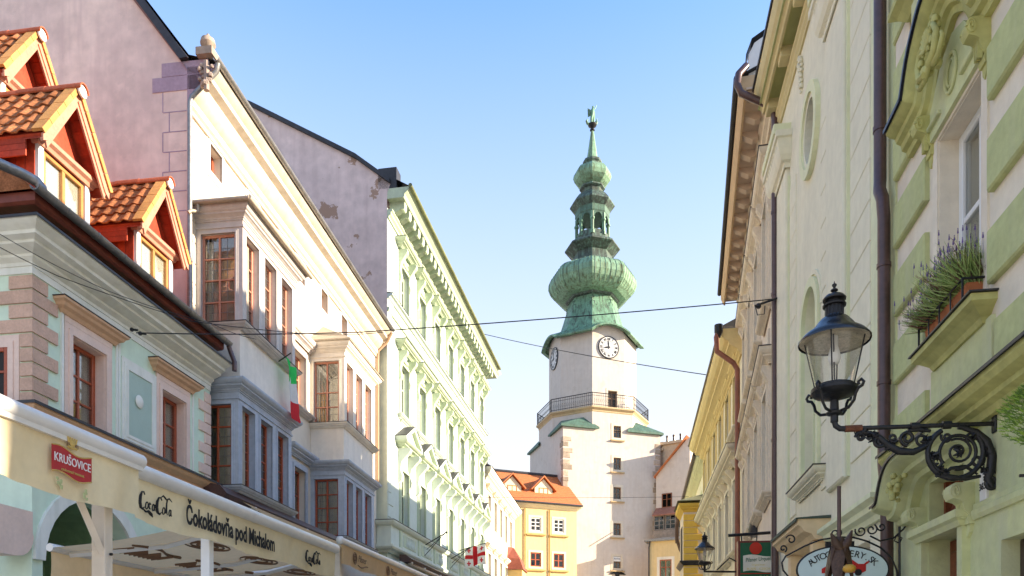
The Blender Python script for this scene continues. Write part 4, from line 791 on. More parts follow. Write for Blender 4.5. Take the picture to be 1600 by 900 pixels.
# ------------------------------------------------------------------ right side of the street
def sweep_elev(mb, path, pr, caps=True):
    """profile (outward d, offset along the elevation normal) along an elevation path (x, z)"""
    n, m = len(path), len(pr); vs_ = []
    for i in range(n):
        a = Vector(path[max(i-1,0)]); c = Vector(path[min(i+1,n-1)]); t_ = (c-a).normalized(); nn = Vector((-t_.y,t_.x))
        vs_ += [(path[i][0]+nn.x*o, -d, path[i][1]+nn.y*o) for d,o in pr]
    fs_ = [(i*m+k, i*m+(k+1)%m, (i+1)*m+(k+1)%m, (i+1)*m+k) for i in range(n-1) for k in range(m)]
    if caps: fs_ += [tuple(range(m))[::-1], tuple((n-1)*m+k for k in range(m))]
    return mb.add(vs_, fs_)
def arc(cx, cz, r, a0, a1, n=24): return [(cx+r*math.cos(R(a0+(a1-a0)*i/n)), cz+r*math.sin(R(a0+(a1-a0)*i/n))) for i in range(n+1)]
def spiral(cx, cz, r0, r1, a0, turns, n=30): return [(cx+(r0+(r1-r0)*i/n)*math.cos(R(a0+360*turns*i/n)), cz+(r0+(r1-r0)*i/n)*math.sin(R(a0+360*turns*i/n))) for i in range(n+1)]

SAGE = mat('sage_green_stucco', (0.60,0.62,0.33), var=0.13, scale=1.6, bump=0.25, bscale=35, streak=0.5, streak_col=(0.50,0.50,0.34))
SAGEB = mat('sage_block', (0.54,0.57,0.27), var=0.14, scale=2.2, bump=0.3, bscale=45, rnd=.08, streak=.35, streak_col=(.47,.47,.30))
OFFW = mat('off_white_stucco', (0.87,0.77,0.61), var=0.10, scale=1.2, bump=0.2, bscale=40, streak=0.5, fleck=.4, fleck_col=(.70,.58,.44), streak_col=(0.68,0.56,0.43))
OLIVE = mat('olive_moulding', (0.52,0.50,0.19), var=0.16, scale=2.5, bump=0.1, streak=0.3, streak_col=(0.22,0.20,0.07))
OCHREST = mat('weathered_ochre_edge', (0.40,0.30,0.17), var=.3, bump=.3)
DOORW = mat('chestnut_door', (0.22,0.06,0.025), rough=.45, var=.25, scale=4, bump=.1)
r1f = street(985,3192,1680,1392,'R'); LR1 = r1f.len
r1 = thing('sage_house', 'sage green and off white house with serpentine window hood and flower sill', 'house', r1f)
wo_ = (1.24,2.08,4.36,6.12); dor = (1.0,1.75,0,2.72); shopw = (2.36,LR1-.1,.6,2.50)
b = MB().wall(0,LR1,3.62,13.5,[wo_],depth=.30); part('wall', b, OFFW, r1)
b = MB().wall(0,LR1,0,3.62,[dor,(1.02,1.73,2.84,3.22),shopw],depth=.26); b.quad((LR1,0,0),(LR1,0,13.5),(LR1,-8,13.5),(LR1,-8,0)); b.quad((0,-8,0),(LR1,-8,0),(LR1,-8,13.5),(0,-8,13.5)); b.quad((0,0,13.5),(LR1,0,13.5),(LR1,-8,13.5),(0,-8,13.5)); part('ground_floor_wall', b, SAGE, r1)
part('end_strip', MB().box(0,.20,-.01,.02,3.75,13.4), SAGE, r1)
for k in range(9):
    z = 4.39+.673*k
    part('rustic_block', MB().bev(.22,1.03,0,.055,z,z+.39,.014), SAGEB, r1); part('rustic_block', MB().bev(2.25,LR1-.02,0,.055,z,z+.39,.014), SAGEB, r1)
part('rustic_block', MB().bev(.22,1.03,0,.055,3.76,4.05,.014), SAGEB, r1); part('rustic_block', MB().bev(2.34,LR1-.02,0,.045,3.76,4.10,.014), SAGEB, r1)
part('apron_panel', MB().box(1.14,2.28,0,.03,3.70,4.16), SAGE, r1)
pa = [(1.26,0),(1.26,.02),(2.15,.02),(2.15,0)]
part('window_sill', MB().sweep(pa,[(0,4.14),(.03,4.14),(.05,4.18),(.11,4.23),(.16,4.26),(.16,4.31),(0,4.33)]), OLIVE, r1); part('sill_flashing', MB().sweep(pa,[(-.2,4.332),(.18,4.314),(.18,4.326),(-.2,4.348)]), DARKMETAL, r1)
pa = [(.10,0),(.10,.0),(LR1,.0)]
part('string_course', MB().sweep([(.32,0.0),(LR1,0.0)],[(0,3.42),(.05,3.42),(.07,3.47),(.12,3.49),(.12,3.53),(.19,3.56),(.22,3.60),(.22,3.64),(0,3.64)]), OLIVE, r1); part('string_flashing', MB().sweep([(.32,0),(LR1,0)],[(0,3.642),(.24,3.642),(.24,3.63),(.248,3.63),(.248,3.654),(0,3.68)]), DARKMETAL, r1)
# window: white casement deep in its reveal
part('window_reveal', MB().box(wo_[0],wo_[0]+.012,-.28,-.001,wo_[2],wo_[3]).box(wo_[1]-.012,wo_[1],-.28,-.001,wo_[2],wo_[3]).box(wo_[0]+.012,wo_[1]-.012,-.28,-.001,wo_[3]-.012,wo_[3]), OFFW, r1)
wo = window(r1,wo_[0]+.012,wo_[1]-.012,wo_[2],wo_[3]-.012,-.17,WHITE,nx=2,zs=(.58,),fw=.075,mw=.05,back=ROOM,bd=.5); curtain(wo,.8,1.8,side=(.05,.35)); curtain(wo,.8,1.8,side=(.5,.75))
part('window_architrave', surround(MB(),wo_[0],wo_[1],wo_[2],wo_[3],0,w=.10,p=.03,steps=1), OFFW, r1)
# tympanum panel with oval ring, consoles and the serpentine hood
ty = MB().prism([(1.08,6.15),(2.18,6.15),(2.18,6.42),(2.0,6.50),(1.85,6.66),(1.63,6.74),(1.41,6.66),(1.26,6.50),(1.08,6.42)],0,.05); part('tympanum', ty, SAGE, r1)
ov = MB()
for rr_,w_ in ((.15,.03),(.10,.022)):
    P_ = [(1.63+rr_*.72*math.cos(2*math.pi*i/28),.06,6.42+rr_*math.sin(2*math.pi*i/28)) for i in range(29)]; ov.tube(P_,w_*.5,6)
part('oval_ring', ov, SAGE, r1, smooth=60)
for s in (-1,1): part('tympanum_bar', MB().bev(1.63+s*.33-.12,1.63+s*.33+.12,.05,.085,6.24,6.27,.008), SAGE, r1)
S_ = lambda x: 6.40+.40*(1/(1+math.exp(-(x-1.30)/.055)))*(1/(1+math.exp((x-1.96)/.055)))+.09*math.exp(-((x-1.63)/.14)**2)
pth = [(.62+.033*i, S_(.62+.033*i)) for i in range(62)]
hp = [(0,-.02),(.05,-.02),(.06,.03),(.10,.05),(.11,.10),(.15,.125),(.16,.165),(.21,.185),(.24,.215),(.24,.24),(0,.24)]
part('serpentine_hood', sweep_elev(MB(),pth,hp), OLIVE, r1, smooth=25); part('hood_flashing', sweep_elev(MB(),pth,[(0,.243),(.26,.243),(.26,.225),(.268,.225),(.268,.258),(0,.262)]), mat('blue_black_flashing',(.03,.035,.06),rough=.35,metal=.4), r1)
ct = MB()
for i in range(34):
    q = random.uniform(0,2*math.pi); rr_ = random.uniform(.03,.17); ct.ball((1.63+rr_*math.cos(q)*1.1,.20+random.uniform(-.03,.05),6.66+rr_*math.sin(q)*1.5),random.uniform(.02,.042),7,sd=.8)
for s in (-1,1):
    ct.tube([(1.63+s*p,.24,6.62+z) for p,z in ((.05,-.16),(.16,-.12),(.20,0),(.14,.10),(.06,.08),(.08,.0))],[.03,.03,.026,.022,.018,.012],6); ct.tube([(1.63+s*p,.22,6.50+z) for p,z in ((.0,.0),(.10,-.06),(.20,-.05),(.27,.03),(.24,.08))],[.02,.025,.022,.018,.012],6)
for k in range(9): q = R(20+17.5*k); ct.tube([(1.63,.25,6.62),(1.63+.11*math.cos(q),.24,6.62+.15*math.sin(q))],[.012,.026],6)
part('shell_cartouche', ct, OLIVE, r1, smooth=60)
def scroll_console(parent, x, z0, z1, w, out, m):
    h = z1-z0; b = MB(); pr = [(0,z0),(out*.25,z0),(out*.30,z0+.12*h),(out*.22,z0+.22*h),(out*.42,z0+.34*h),(out*.48,z0+.52*h),(out*.62,z0+.58*h)]+[(out*.80+out*.22*math.cos(R(a)),z0+.80*h+.20*h*math.sin(R(a))) for a in (-100,-60,-20,20,60,90)]+[(0,z1)]
    b.prism_x(pr,x-w/2,x+w/2)
    for s in (-1,1):
        P_ = [(x+s*w*.5,out*.80+(.19-.12*i/14)*out*math.cos(R(40*i)),z0+.80*h+(.17-.10*i/14)*h*math.sin(R(40*i))) for i in range(15)]; b.tube(P_,.012,5)
    for k in range(3): b.box(x-w*.32+k*w*.24,x-w*.20+k*w*.24,out*.3,out*.52,z0+.14*h,z0+.5*h)
    b.prism([(x-w*.35,z0),(x+w*.35,z0),(x+w*.30,z0-.18*h),(x,z0-.30*h),(x-w*.30,z0-.18*h)],0,out*.16)
    return part('scroll_console', b, m, parent, smooth=35)
scroll_console(r1,1.12,6.06,6.40,.10,.17,OLIVE); scroll_console(r1,2.16,6.06,6.40,.10,.17,OLIVE)
# blind panel upper left with a curved foot, and a bracketed sill of the floor above
pn = [(.24,13),(.24,6.95)]+[(.40+.10*math.cos(R(a)),7.0+.14*math.sin(R(a))) for a in (200,160,120,90,60,30,0)]+[(.56,6.92),(.62,6.98),(.62,13)]; part('raised_panel', MB().prism(pn,0,.03), OFFW, r1)
part('panel_moulding', MB().sweep([(.2,0),(.86,0)],[(0,6.62),(.03,6.62),(.05,6.66),(.05,6.70),(0,6.72)]), SAGE, r1)
part('high_sill', MB().sweep([(.72,0),(.72,.02),(2.6,.02),(2.6,0)],[(0,7.62),(.05,7.62),(.12,7.70),(.18,7.74),(.18,7.80),(0,7.82)]), OLIVE, r1); part('sill_block', MB().bev(.86,1.06,0,.10,7.25,7.62), SAGE, r1); part('sill_block', MB().bev(2.2,2.4,0,.10,7.25,7.62), SAGE, r1)
# portal
pth = [(.46+.033*i, 2.96+.34/(1+math.exp(-(.46+.033*i-.80)/.055))) for i in range(46)]
part('portal_hood', sweep_elev(MB(),pth,[(0,-.02),(.08,-.02),(.10,.02),(.18,.04),(.19,.08),(.26,.10),(.32,.13),(.32,.16),(0,.16)]), SAGE, r1, smooth=25); part('portal_flashing', sweep_elev(MB(),pth,[(0,.162),(.34,.162),(.34,.15),(.346,.15),(.346,.174),(0,.18)]), DARKMETAL, r1)
ct = MB()
for i in range(26): q = random.uniform(0,6.28); rr_ = random.uniform(0,.15); ct.ball((1.0+rr_*math.cos(q),.28+random.uniform(-.05,.04),3.20+rr_*math.sin(q)*.9),random.uniform(.02,.04),6)
part('portal_cartouche', ct, OLIVE, r1, smooth=60)
for x in (.90,1.86): scroll_console(r1,x,2.70,3.02,.15,.17,SAGE)
part('transom_lattice', (lambda m: [m.tube([(1.05+.12*k,-.16,2.84),(1.05+.12*k+.2,-.16,3.22)],.014,4).tube([(1.25+.12*k,-.16,2.84),(1.05+.12*k,-.16,3.22)],.014,4) for k in range(5)] and m)(MB().box(1.02,1.06,-.20,-.12,2.84,3.22).box(1.69,1.73,-.20,-.12,2.84,3.22).box(1.06,1.69,-.20,-.12,2.84,2.88)), DOORW, r1)
part('transom_glazing', MB().box(1.03,1.72,-.215,-.205,2.85,3.21), GL, r1); part('transom_lining', MB().box(1.0,1.75,-.40,-.38,2.8,3.3), DARK, r1)
part('door_lintel', MB().sweep([(.92,0),(.92,.05),(1.83,.05),(1.83,0)],[(-.04,2.70),(.03,2.70),(.05,2.74),(.08,2.76),(.08,2.82),(0,2.83)]), SAGE, r1); part('door_jamb', MB().box(.90,.995,0,.06,0,2.70).box(1.755,1.85,0,.06,0,2.70), SAGE, r1)
dd = MB().box(1.0,1.75,-.24,-.18,0,2.70)
for x0_,x1_ in ((1.06,1.35),(1.40,1.69)):
    for z0_,z1_ in ((.2,.9),(1.0,1.9),(2.0,2.6)): dd.bev(x0_,x1_,-.18,-.15,z0_,z1_,.02)
dr = part('entrance_door', dd, DOORW, r1); ik = MB()
for k in range(3): ik.tube([(1.55+.05*math.cos(R(40*i+120*k)),-.13,2.35+.06*k+.05*math.sin(R(40*i+120*k))) for i in range(8)],.010,4)
part('door_grille', ik, RUST, dr)
part('wall_moulding', MB().sweep([(1.95,0),(LR1,0)],[(0,2.72),(.02,2.72),(.035,2.75),(.035,2.79),(.02,2.80),(.02,2.84),(0,2.85)]), SAGE, r1)
sf = MB(); x0_,x1_,z0_,z1_ = shopw; sf.bev(x0_,x0_+.09,-.22,-.12,z0_,z1_).bev(x0_+.09,x1_,-.22,-.12,z1_-.10,z1_).bev(x0_+.09,x1_,-.22,-.12,z0_,z0_+.1); sw_ = part('shop_window', sf, mat('dark_shop_frame',(.07,.045,.035),rough=.4), r1)
part('glazing', MB().box(x0_+.09,x1_,-.19,-.18,z0_+.1,z1_-.1), GL, sw_); part('lining', MB().box(x0_-.02,x1_,-.9,-.88,z0_,z1_).box(x0_-.03,x0_-.02,-.9,-.2,z0_,z1_).box(x0_,x1_,-.9,-.2,z1_+.01,z1_+.02), DARK, sw_)
fl = MB()
for k in range(12): q = R(30*k); fl.prism([(x0_+.22+.02*math.cos(q-.3),2.28+.03*math.sin(q-.3)),(x0_+.22+.075*math.cos(q-.22),2.28+.10*math.sin(q-.22)),(x0_+.22+.075*math.cos(q+.22),2.28+.10*math.sin(q+.22)),(x0_+.22+.02*math.cos(q+.3),2.28+.03*math.sin(q+.3))],-.178,-.172)
part('flower_decal', fl, mat('decal_cream',(.75,.62,.40),var=.1), sw_); part('flower_decal', MB().lathe([(.001,0),(.03,0),(.03,.008)],12), mat('decal_orange',(.7,.25,.04)), sw_, (x0_+.22,.168,2.28), (R(90),0,0))
part('decal_stem', MB().box(x0_+.212,x0_+.228,-.178,-.173,1.4,2.18), WHITE, sw_)
for k,(a_,b_) in enumerate(((.34,2.2),(.42,2.0))): part('decal_lettering', MB().box(x0_+a_,x0_+a_+.02,-.178,-.173,1.5,b_), WHITE, sw_)
pl = part('number_plate', MB().bev(2.06,2.17,0.0,.02,2.83,3.06,.004), WHITE, r1); text('plate_number','365',.075,WIRE,r1,(2.115,-.0225,2.94))
part('downpipe', MB().tube([(.02,.11,13.4),(.02,.11,6.9),(.02,.11,6.55),(.07,.13,6.42),(.13,.12,6.30),(.14,.11,6.1),(.14,.11,3.80),(.17,.12,3.62),(.22,.12,3.45),(.23,.11,3.3),(.23,.11,0)],.062,12).tube([(.02,.11,7.05),(.02,.11,7.10)],.070,12).tube([(.14,.11,5.60),(.14,.11,5.64)],.070,12).tube([(.14,.11,4.42),(.14,.11,4.46)],.070,12), BROWNPIPE, r1, smooth=50)

# ------------------------------------------------------------------ ivory pilastered house
IVORY = mat('ivory_stucco', (0.88,0.83,0.63), var=0.08, scale=1.1, bump=0.12, fleck=.35, fleck_col=(.72,.66,.48), streak=0.2, streak_col=(0.55,0.53,0.38))
IVG = mat('ivory_green_trim', (0.76,0.77,0.50), var=0.08, bump=0.06, streak=0.2)
COFF = mat('olive_coffer', (0.46,0.46,0.20), var=0.10, bump=0.06); BEAM = mat('yellow_cream_beam', (0.66,0.56,0.30), var=0.08, bump=0.06)
r2f = street(985,3192,1392,1217,'R'); LR2 = r2f.len
r2 = thing('ivory_house', 'ivory pilastered house with oval window and coffered eave', 'house', r2f)
cx2 = 2.52; aw = .46
b = MB().wall(0,LR2,0,11.94,[(cx2-aw,cx2+aw,4.35,7.12),(cx2-.40,cx2+.40,8.98,9.92),(3.9,5.3,0,3.0)],depth=.22)
for s in (-1,1):     # arch spandrels and the oval opening
    b.prism([(cx2+s*aw,7.12),(cx2+s*aw,6.62)]+[(cx2+s*aw*math.cos(R(a)),6.62+.5*math.sin(R(a))) for a in range(10,91,10)],-.22,-.0005)
ovp = [(cx2+.33*math.cos(R(a)),9.45+.44*math.sin(R(a))) for a in range(0,361,15)]
for q in range(4):
    cs = [(cx2+.401,9.921),(cx2-.401,9.921),(cx2-.401,8.979),(cx2+.401,8.979)][q]; b.prism([cs]+ovp[q*6:q*6+7],-.22,-.0004)
b.quad((0,0,0),(0,0,11.9),(0,-8,11.9),(0,-8,0)); b.quad((0,-8,0),(LR2,-8,0),(LR2,-8,11.9),(0,-8,11.9)); part('wall', b, IVORY, r2)
part('flat_roof', MB().box(0,LR2,-8,.3,12.01,12.1), DARKMETAL, r2)
def ring_elev(cx, cz, rx, rz, w, d0, d1, a0=0, a1=360, n=28):
    m = MB()
    for i in range(n):
        p, q = R(a0+(a1-a0)*i/n), R(a0+(a1-a0)*(i+1)/n); m.prism([(cx+rx*math.cos(p),cz+rz*math.sin(p)),(cx+rx*math.cos(q),cz+rz*math.sin(q)),(cx+(rx+w)*math.cos(q),cz+(rz+w)*math.sin(q)),(cx+(rx+w)*math.cos(p),cz+(rz+w)*math.sin(p))],d0,d1)
    return m
part('oval_surround', ring_elev(cx2,9.45,.40,.51,.14,0,.07), IVG, r2); part('oval_rim', ring_elev(cx2,9.45,.33,.44,.07,0,.035), IVORY, r2)
ov_ = part('oval_window', ring_elev(cx2,9.45,.27,.38,.06,-.2,-.15), DARKMETAL, r2); part('pane', MB().prism([(cx2+.28*math.cos(R(a)),9.45+.39*math.sin(R(a))) for a in range(0,360,15)],-.19,-.18), GL, ov_); part('lining', MB().box(cx2-.45,cx2+.45,-.4,-.39,8.9,10), DARK, ov_)
part('arch_surround', ring_elev(cx2,6.62,aw,.50,.13,0,.06,0,180), IVG, r2); part('arch_jamb', MB().box(cx2-aw-.13,cx2-aw,0,.06,4.4,6.62).box(cx2+aw,cx2+aw+.13,0,.06,4.4,6.62), IVG, r2)
part('arch_rim', ring_elev(cx2,6.62,aw+.16,.66,.06,0,.03,0,180), IVORY, r2)
nw = part('arched_window', MB().box(cx2-aw,cx2-aw+.06,-.2,-.12,4.4,6.62).box(cx2+aw-.06,cx2+aw,-.2,-.12,4.4,6.62).box(cx2-aw+.06,cx2+aw-.06,-.2,-.12,5.4,5.46), IVG, r2)
part('blind_panel', MB().box(cx2-aw,cx2+aw,-.215,-.19,4.36,7.11), mat('pale_green_blind',(.50,.56,.36),var=.06), nw)
part('arch_sill', MB().sweep([(cx2-.75,0),(cx2-.75,.02),(cx2+.75,.02),(cx2+.75,0)],prof(.16,.18,4.14)), IVORY, r2); part('sill_flashing', MB().sweep([(cx2-.75,0),(cx2-.75,.02),(cx2+.75,.02),(cx2+.75,0)],[(-.1,4.322),(.175,4.322),(.175,4.335),(-.1,4.36)]), DARKMETAL, r2)
for x0_,x1_ in ((3.62,4.46),(.02,.95)):
    part('pilaster', MB().bev(x0_,x1_,0,.07,3.9,9.93,.02), IVORY, r2); part('pilaster_edge', MB().box(x0_-.05,x0_-.005,0,.035,3.9,9.75).box(x1_+.005,x1_+.05,0,.035,3.9,9.75), IVG, r2)
    cp = MB().sweep([(x0_-.02,0),(x0_-.02,.08),(x1_+.02,.08),(x1_+.02,0)],[(0,9.90),(.02,9.90),(.02,9.96),(.03,9.98)]+[(.03+.11*math.sin(R(a)),9.98+.42*(1-math.cos(R(a)))) for a in (20,40,60,80)]+[(.17,10.34),(.17,10.44),(0,10.44)]); part('fluted_capital', cp, IVORY, r2)
    for k in range(9): x = x0_+.02+(x1_-x0_-.04)*k/8; part('capital_flute', MB().tube([(x,.10,9.98),(x,.12,10.06),(x,.16,10.18),(x,.22,10.30)],.024,6), IVORY, r2, smooth=60)
    part('capital_block', MB().bev(x0_-.10,x1_+.10,0,.28,10.44,10.60), IVG, r2)
# horizontally jointed courses between the pilasters, each slab its own piece
for x0_,x1_ in ((4.58,5.34),(3.12,3.55),(1.02,1.48)):
    for k in range(15):
        z = 4.02+k*.455
        if z+.45 < 9.9 or x0_ > 4: part('stone_course', MB().bev(x0_,x1_,0,.018,z+.005,z+.450,.008), IVORY, r2)
part('edge_strip', MB().box(5.38,LR2-.01,0,.014,3.4,11.0), IVG, r2)
for x in (1.9,3.1): 
    og = MB()
    for k in range(18): og.ball((x+random.uniform(-.08,.08),.03,10.75+random.uniform(-.30,.30)),random.uniform(.025,.05),6)
    part('stucco_garland', og, IVORY, r2, smooth=60)
part('architrave', MB().sweep([(0,0),(LR2,0)],[(0,11.14),(.03,11.14),(.03,11.20),(.06,11.24),(.06,11.30),(.09,11.33),(.09,11.40),(0,11.40)]), BEAM, r2)
part('coffered_soffit', MB().box(.0,LR2,.0,.36,11.58,11.62), COFF, r2); part('eave_edge', MB().sweep([(0,0),(LR2,0)],[(.24,11.50),(.28,11.50),(.30,11.56),(.33,11.58),(.34,11.68),(.39,11.74),(.43,11.86),(.43,11.945),(.02,11.945),(.02,11.621),(.24,11.621)]), BEAM, r2); part('eave_flashing', MB().box(-.02,LR2,0,.46,11.946,12.005), DARKMETAL, r2)
for k in range(6): part('eave_beam', MB().bev(.05+k*1.16,.29+k*1.16,.05,.24,11.41,11.579), BEAM, r2)
# hood mould and portal canopy of the ground floor
part('door_hood_mould', MB().sweep([(3.9,0),(3.9,.01),(5.80,.01),(5.80,0)],[(0,3.14),(.04,3.14),(.06,3.20),(.12,3.23),(.13,3.29),(.19,3.33),(.19,3.38),(0,3.40)]), IVG, r2)
part('door_infill', MB().box(3.9,5.3,-.21,-.15,0,3.0), OFFW, r2)
cnp = [(0,3.56),(.42,3.56),(.42,3.48),(.38,3.46),(.34,3.40),(.24,3.36),(.20,3.29),(0,3.27)]
part('canopy_moulding', MB().prism_x(cnp,1.75,3.6), mat('tan_canopy',(.78,.58,.34),var=.12,bump=.08), r2, smooth=25); part('canopy_flashing', MB().prism_x([(0,3.562),(.44,3.562),(.44,3.53),(.448,3.53),(.448,3.575),(0,3.60)],1.72,3.63), mat('green_flashing',(.09,.12,.09),var=.3), r2)
part('canopy_bracket', MB().box(1.85,2.05,0,.20,2.6,3.275), bpy.data.materials['tan_canopy'], r2); part('canopy_bracket', MB().box(3.3,3.5,0,.20,2.6,3.275), bpy.data.materials['tan_canopy'], r2)

# ------------------------------------------------------------------ rose stucco house
ROSE = mat('rose_cream_stucco', (0.86,0.74,0.60), var=0.08, scale=1.2, bump=0.1, streak=0.25); ROSET = mat('rose_trim', (0.86,0.75,0.58), var=0.10, scale=2, bump=0.12, streak=0.3)
SOFF = mat('tan_soffit', (0.68,0.53,0.39), var=0.08); APRI = mat('apricot_cornice', (0.66,0.46,0.26), var=.1)
r3f = street(1077,1849,1210,1162,'R'); LR3 = r3f.len
r3 = thing('rose_house', 'rose cream stucco house with bracketed soffit and hooded windows', 'house', r3f)
c3 = [LR3-1.2-1.95*k for k in range(4)]; hs = [(c-.42,c+.42,z0,z1) for c in c3 for z0,z1 in ((8.5,10.6),(4.9,6.9))]
b = MB().wall(0,LR3,0,12.0,hs,depth=.25); b.quad((0,0,0),(0,0,12),(0,-8,12),(0,-8,0)); b.quad((LR3,0,0),(LR3,0,12),(LR3,-8,12),(LR3,-8,0)); b.quad((0,-8,0),(LR3,-8,0),(LR3,-8,12),(0,-8,12)); part('wall', b, ROSE, r3)
part('soffit', MB().box(-.1,LR3+.15,0,.58,12.0,12.04), SOFF, r3); part('eave_cornice', MB().sweep([(-.1,0),(LR3+.15,0)],[(.50,11.90),(.54,11.90),(.58,11.98),(.62,12.08),(.62,12.25),(0,12.25),(0,12.041),(.50,12.041)]), APRI, r3); part('gutter', MB().tube([(-.1,.66,12.24),(LR3+.15,.66,12.24)],.06,8), WIRE, r3)
part('frieze', MB().sweep([(0,0),(LR3,0)],[(0,11.55),(.06,11.55),(.08,11.62),(.14,11.66),(.14,11.86),(.2,11.92),(.2,11.998),(0,11.998)]), ROSET, r3)
for k in range(15): x = .3+k*.55; part('modillion', MB().prism_x([(.2,11.86),(.30,11.84),(.42,11.90),(.50,11.95),(.50,11.999),(.2,11.999)],x,x+.16), SOFF, r3)
part('main_roof', MB().add([(-.1,-.7,12.26),(LR3+.15,-.7,12.26),(LR3+.15,5,14.4),(-.1,5,14.4)],[(0,1,2,3)]), DARKMETAL, r3)  # out of view; ridge raised so its shadow climbs higher on the stucco house
part('gable_parapet', MB().prism_x([(-2.0,12.0),(.45,12.0),(.45,12.7),(.35,12.9),(-2.0,14.2)],LR3-.2,LR3+.05), WHITE, r3); part('parapet_cap', MB().add([(LR3-.25,-.5,12.68),(LR3-.25,-.4,12.95),(LR3-.25,2,14.3),(LR3+.1,-.5,12.68),(LR3+.1,-.4,12.95),(LR3+.1,2,14.3)],[(0,1,4,3),(1,2,5,4)]), DARKMETAL, r3)
for c in c3:
    for z0,z1 in ((8.5,10.6),(4.9,6.9)):
        part('window_surround', surround(MB(),c-.42,c+.42,z0,z1,0,w=.16,p=.08), ROSET, r3)
        for s in (-1,1): console(c+s*.56,z1-.45,z1+.36,.18,.18,ROSET,r3)
        part('window_hood', MB().sweep([(c-.72,0),(c-.72,.04),(c+.72,.04),(c+.72,0)],prof(.20,.26,z1+.36)), ROSET, r3); part('hood_flashing', MB().sweep([(c-.72,0),(c-.72,.04),(c+.72,.04),(c+.72,0)],[(0,z1+.622),(.215,z1+.622),(.215,z1+.635),(0,z1+.66)]), DARKMETAL, r3)
        part('window_sill', MB().sweep([(c-.62,0),(c-.62,.02),(c+.62,.02),(c+.62,0)],prof(.16,.16,z0-.18)), ROSET, r3); og = MB()
        for q in range(8): og.ball((c+random.uniform(-.3,.3),.05,z1+.24+random.uniform(-.06,.08)),random.uniform(.04,.07),6)
        og.tube([(c-.34,.03,z1+.24),(c,.04,z1+.20),(c+.34,.03,z1+.24)],.06,6); part('hood_garland', og, ROSET, r3, smooth=60)
        window(r3,c-.42,c+.42,z0,z1,-.14,WHITE,gl=GL_FAR,nx=2,zs=(.36,.68),fw=.07,mw=.04,bd=.25)
    for z in (7.55,): part('wall_panel', MB().bev(c-.4,c+.4,0,.04,z,z+.5), ROSET, r3)
dpp = [at(1166,103,13.75),at(1154,116,13.7),at(1152,132,13.7),at(1158,146,13.7),at(1198,163,13.66),at(1208,170,13.66),at(1211,185,13.66),at(1211,420,13.66),at(1211,1240,13.66)]
dpl = [r3f.loc(p) for p in dpp]; rings_ = [r3f.loc(at(1211,y,13.66)) for y in (334,462,690)]
dm = MB().tube([(p.x,-p.y,p.z) for p in dpl],.062,12)
for p in rings_: dm.tube([(p.x,-p.y,p.z),(p.x,-p.y,p.z+.05)],.070,12)
part('downpipe', dm, BROWNPIPE, r3, smooth=50)

# ------------------------------------------------------------------ sunny yellow house
YW = mat('butter_yellow_stucco', (0.88,0.80,0.60), var=0.07, scale=1, bump=0.06, streak=0.2); YE = mat('strong_yellow_cornice', (0.86,0.68,0.32), var=0.08)
r4f = street(986,3793,1160,1101,'R'); LR4 = r4f.len
r4 = thing('butter_yellow_house', 'butter yellow house with deep yellow cornice and pedimented windows', 'house', r4f)
c4_ = [LR4-1.2-1.95*k for k in range(6)]; hs = [(c-.45,c+.45,z0,z1) for c in c4_ for z0,z1 in ((8.6,10.3),(5.0,7.2))]
b = MB().wall(0,LR4,0,11.0,hs,depth=.22); b.quad((0,0,0),(0,0,11),(0,-8,11),(0,-8,0)); b.quad((LR4,0,0),(LR4,0,11),(LR4,-8,11),(LR4,-8,0)); b.quad((0,-8,0),(LR4,-8,0),(LR4,-8,11),(0,-8,11)); part('wall', b, YW, r4)
part('main_cornice', MB().sweep([(0,-1),(0,0),(LR4,0)],prof(.60,.75,10.45)), YE, r4); part('eave_flashing', MB().box(-.65,LR4,-.5,.66,11.201,11.26), METAL, r4); part('main_roof', MB().add([(-.6,-.62,11.26),(LR4,-.62,11.26),(LR4,5,14.0),(-.6,5,14.0)],[(0,1,2,3)]), DARKMETAL, r4)  # main_roof is unseen, pitched steeper to shade the lower stucco house opposite
for c in c4_:
    for z0,z1 in ((8.6,10.3),(5.0,7.2)):
        part('window_surround', surround(MB(),c-.45,c+.45,z0,z1,0,w=.15,p=.06), YE if z0 > 8 else YW, r4); window(r4,c-.45,c+.45,z0,z1,-.12,WHITE,gl=GL_FAR,nx=2,zs=(.35,.68),fw=.07,mw=.04,bd=.25)
        part('window_sill', MB().sweep([(c-.62,0),(c-.62,.02),(c+.62,.02),(c+.62,0)],prof(.2,.2,z0-.22)), YW, r4)
        if z0 < 8:
            for s in (-1,1): console(c+s*.58,z1-.3,z1+.40,.18,.28,YW,r4)
            part('window_hood', MB().sweep([(c-.75,0),(c-.75,.08),(c+.75,.08),(c+.75,0)],prof(.34,.36,z1+.40)), YW, r4); part('hood_flashing', MB().sweep([(c-.75,0),(c-.75,.08),(c+.75,.08),(c+.75,0)],[(0,z1+.762),(.355,z1+.762),(.355,z1+.775),(0,z1+.80)]), DARKMETAL, r4)
        else: part('window_hood', MB().sweep([(c-.62,0),(c-.62,.03),(c+.62,.03),(c+.62,0)],prof(.16,.2,z1+.18)), YE, r4)
part('downpipe', MB().tube([(LR4+.02,.66,11.15),(LR4+.02,.72,10.95),(LR4+.02,.70,10.55),(LR4+.02,.25,10.20),(LR4+.02,.14,10.0),(LR4+.02,.14,9.6),(LR4+.02,.14,0)],.075,10), mat('terracotta_pipe',(.30,.11,.07),rough=.45,var=.2), r4, smooth=50); part('hopper', MB().lathe([(.06,10.95),(.12,11.1),(.12,11.3)],10,(LR4+.02,.66)), IRON, r4)

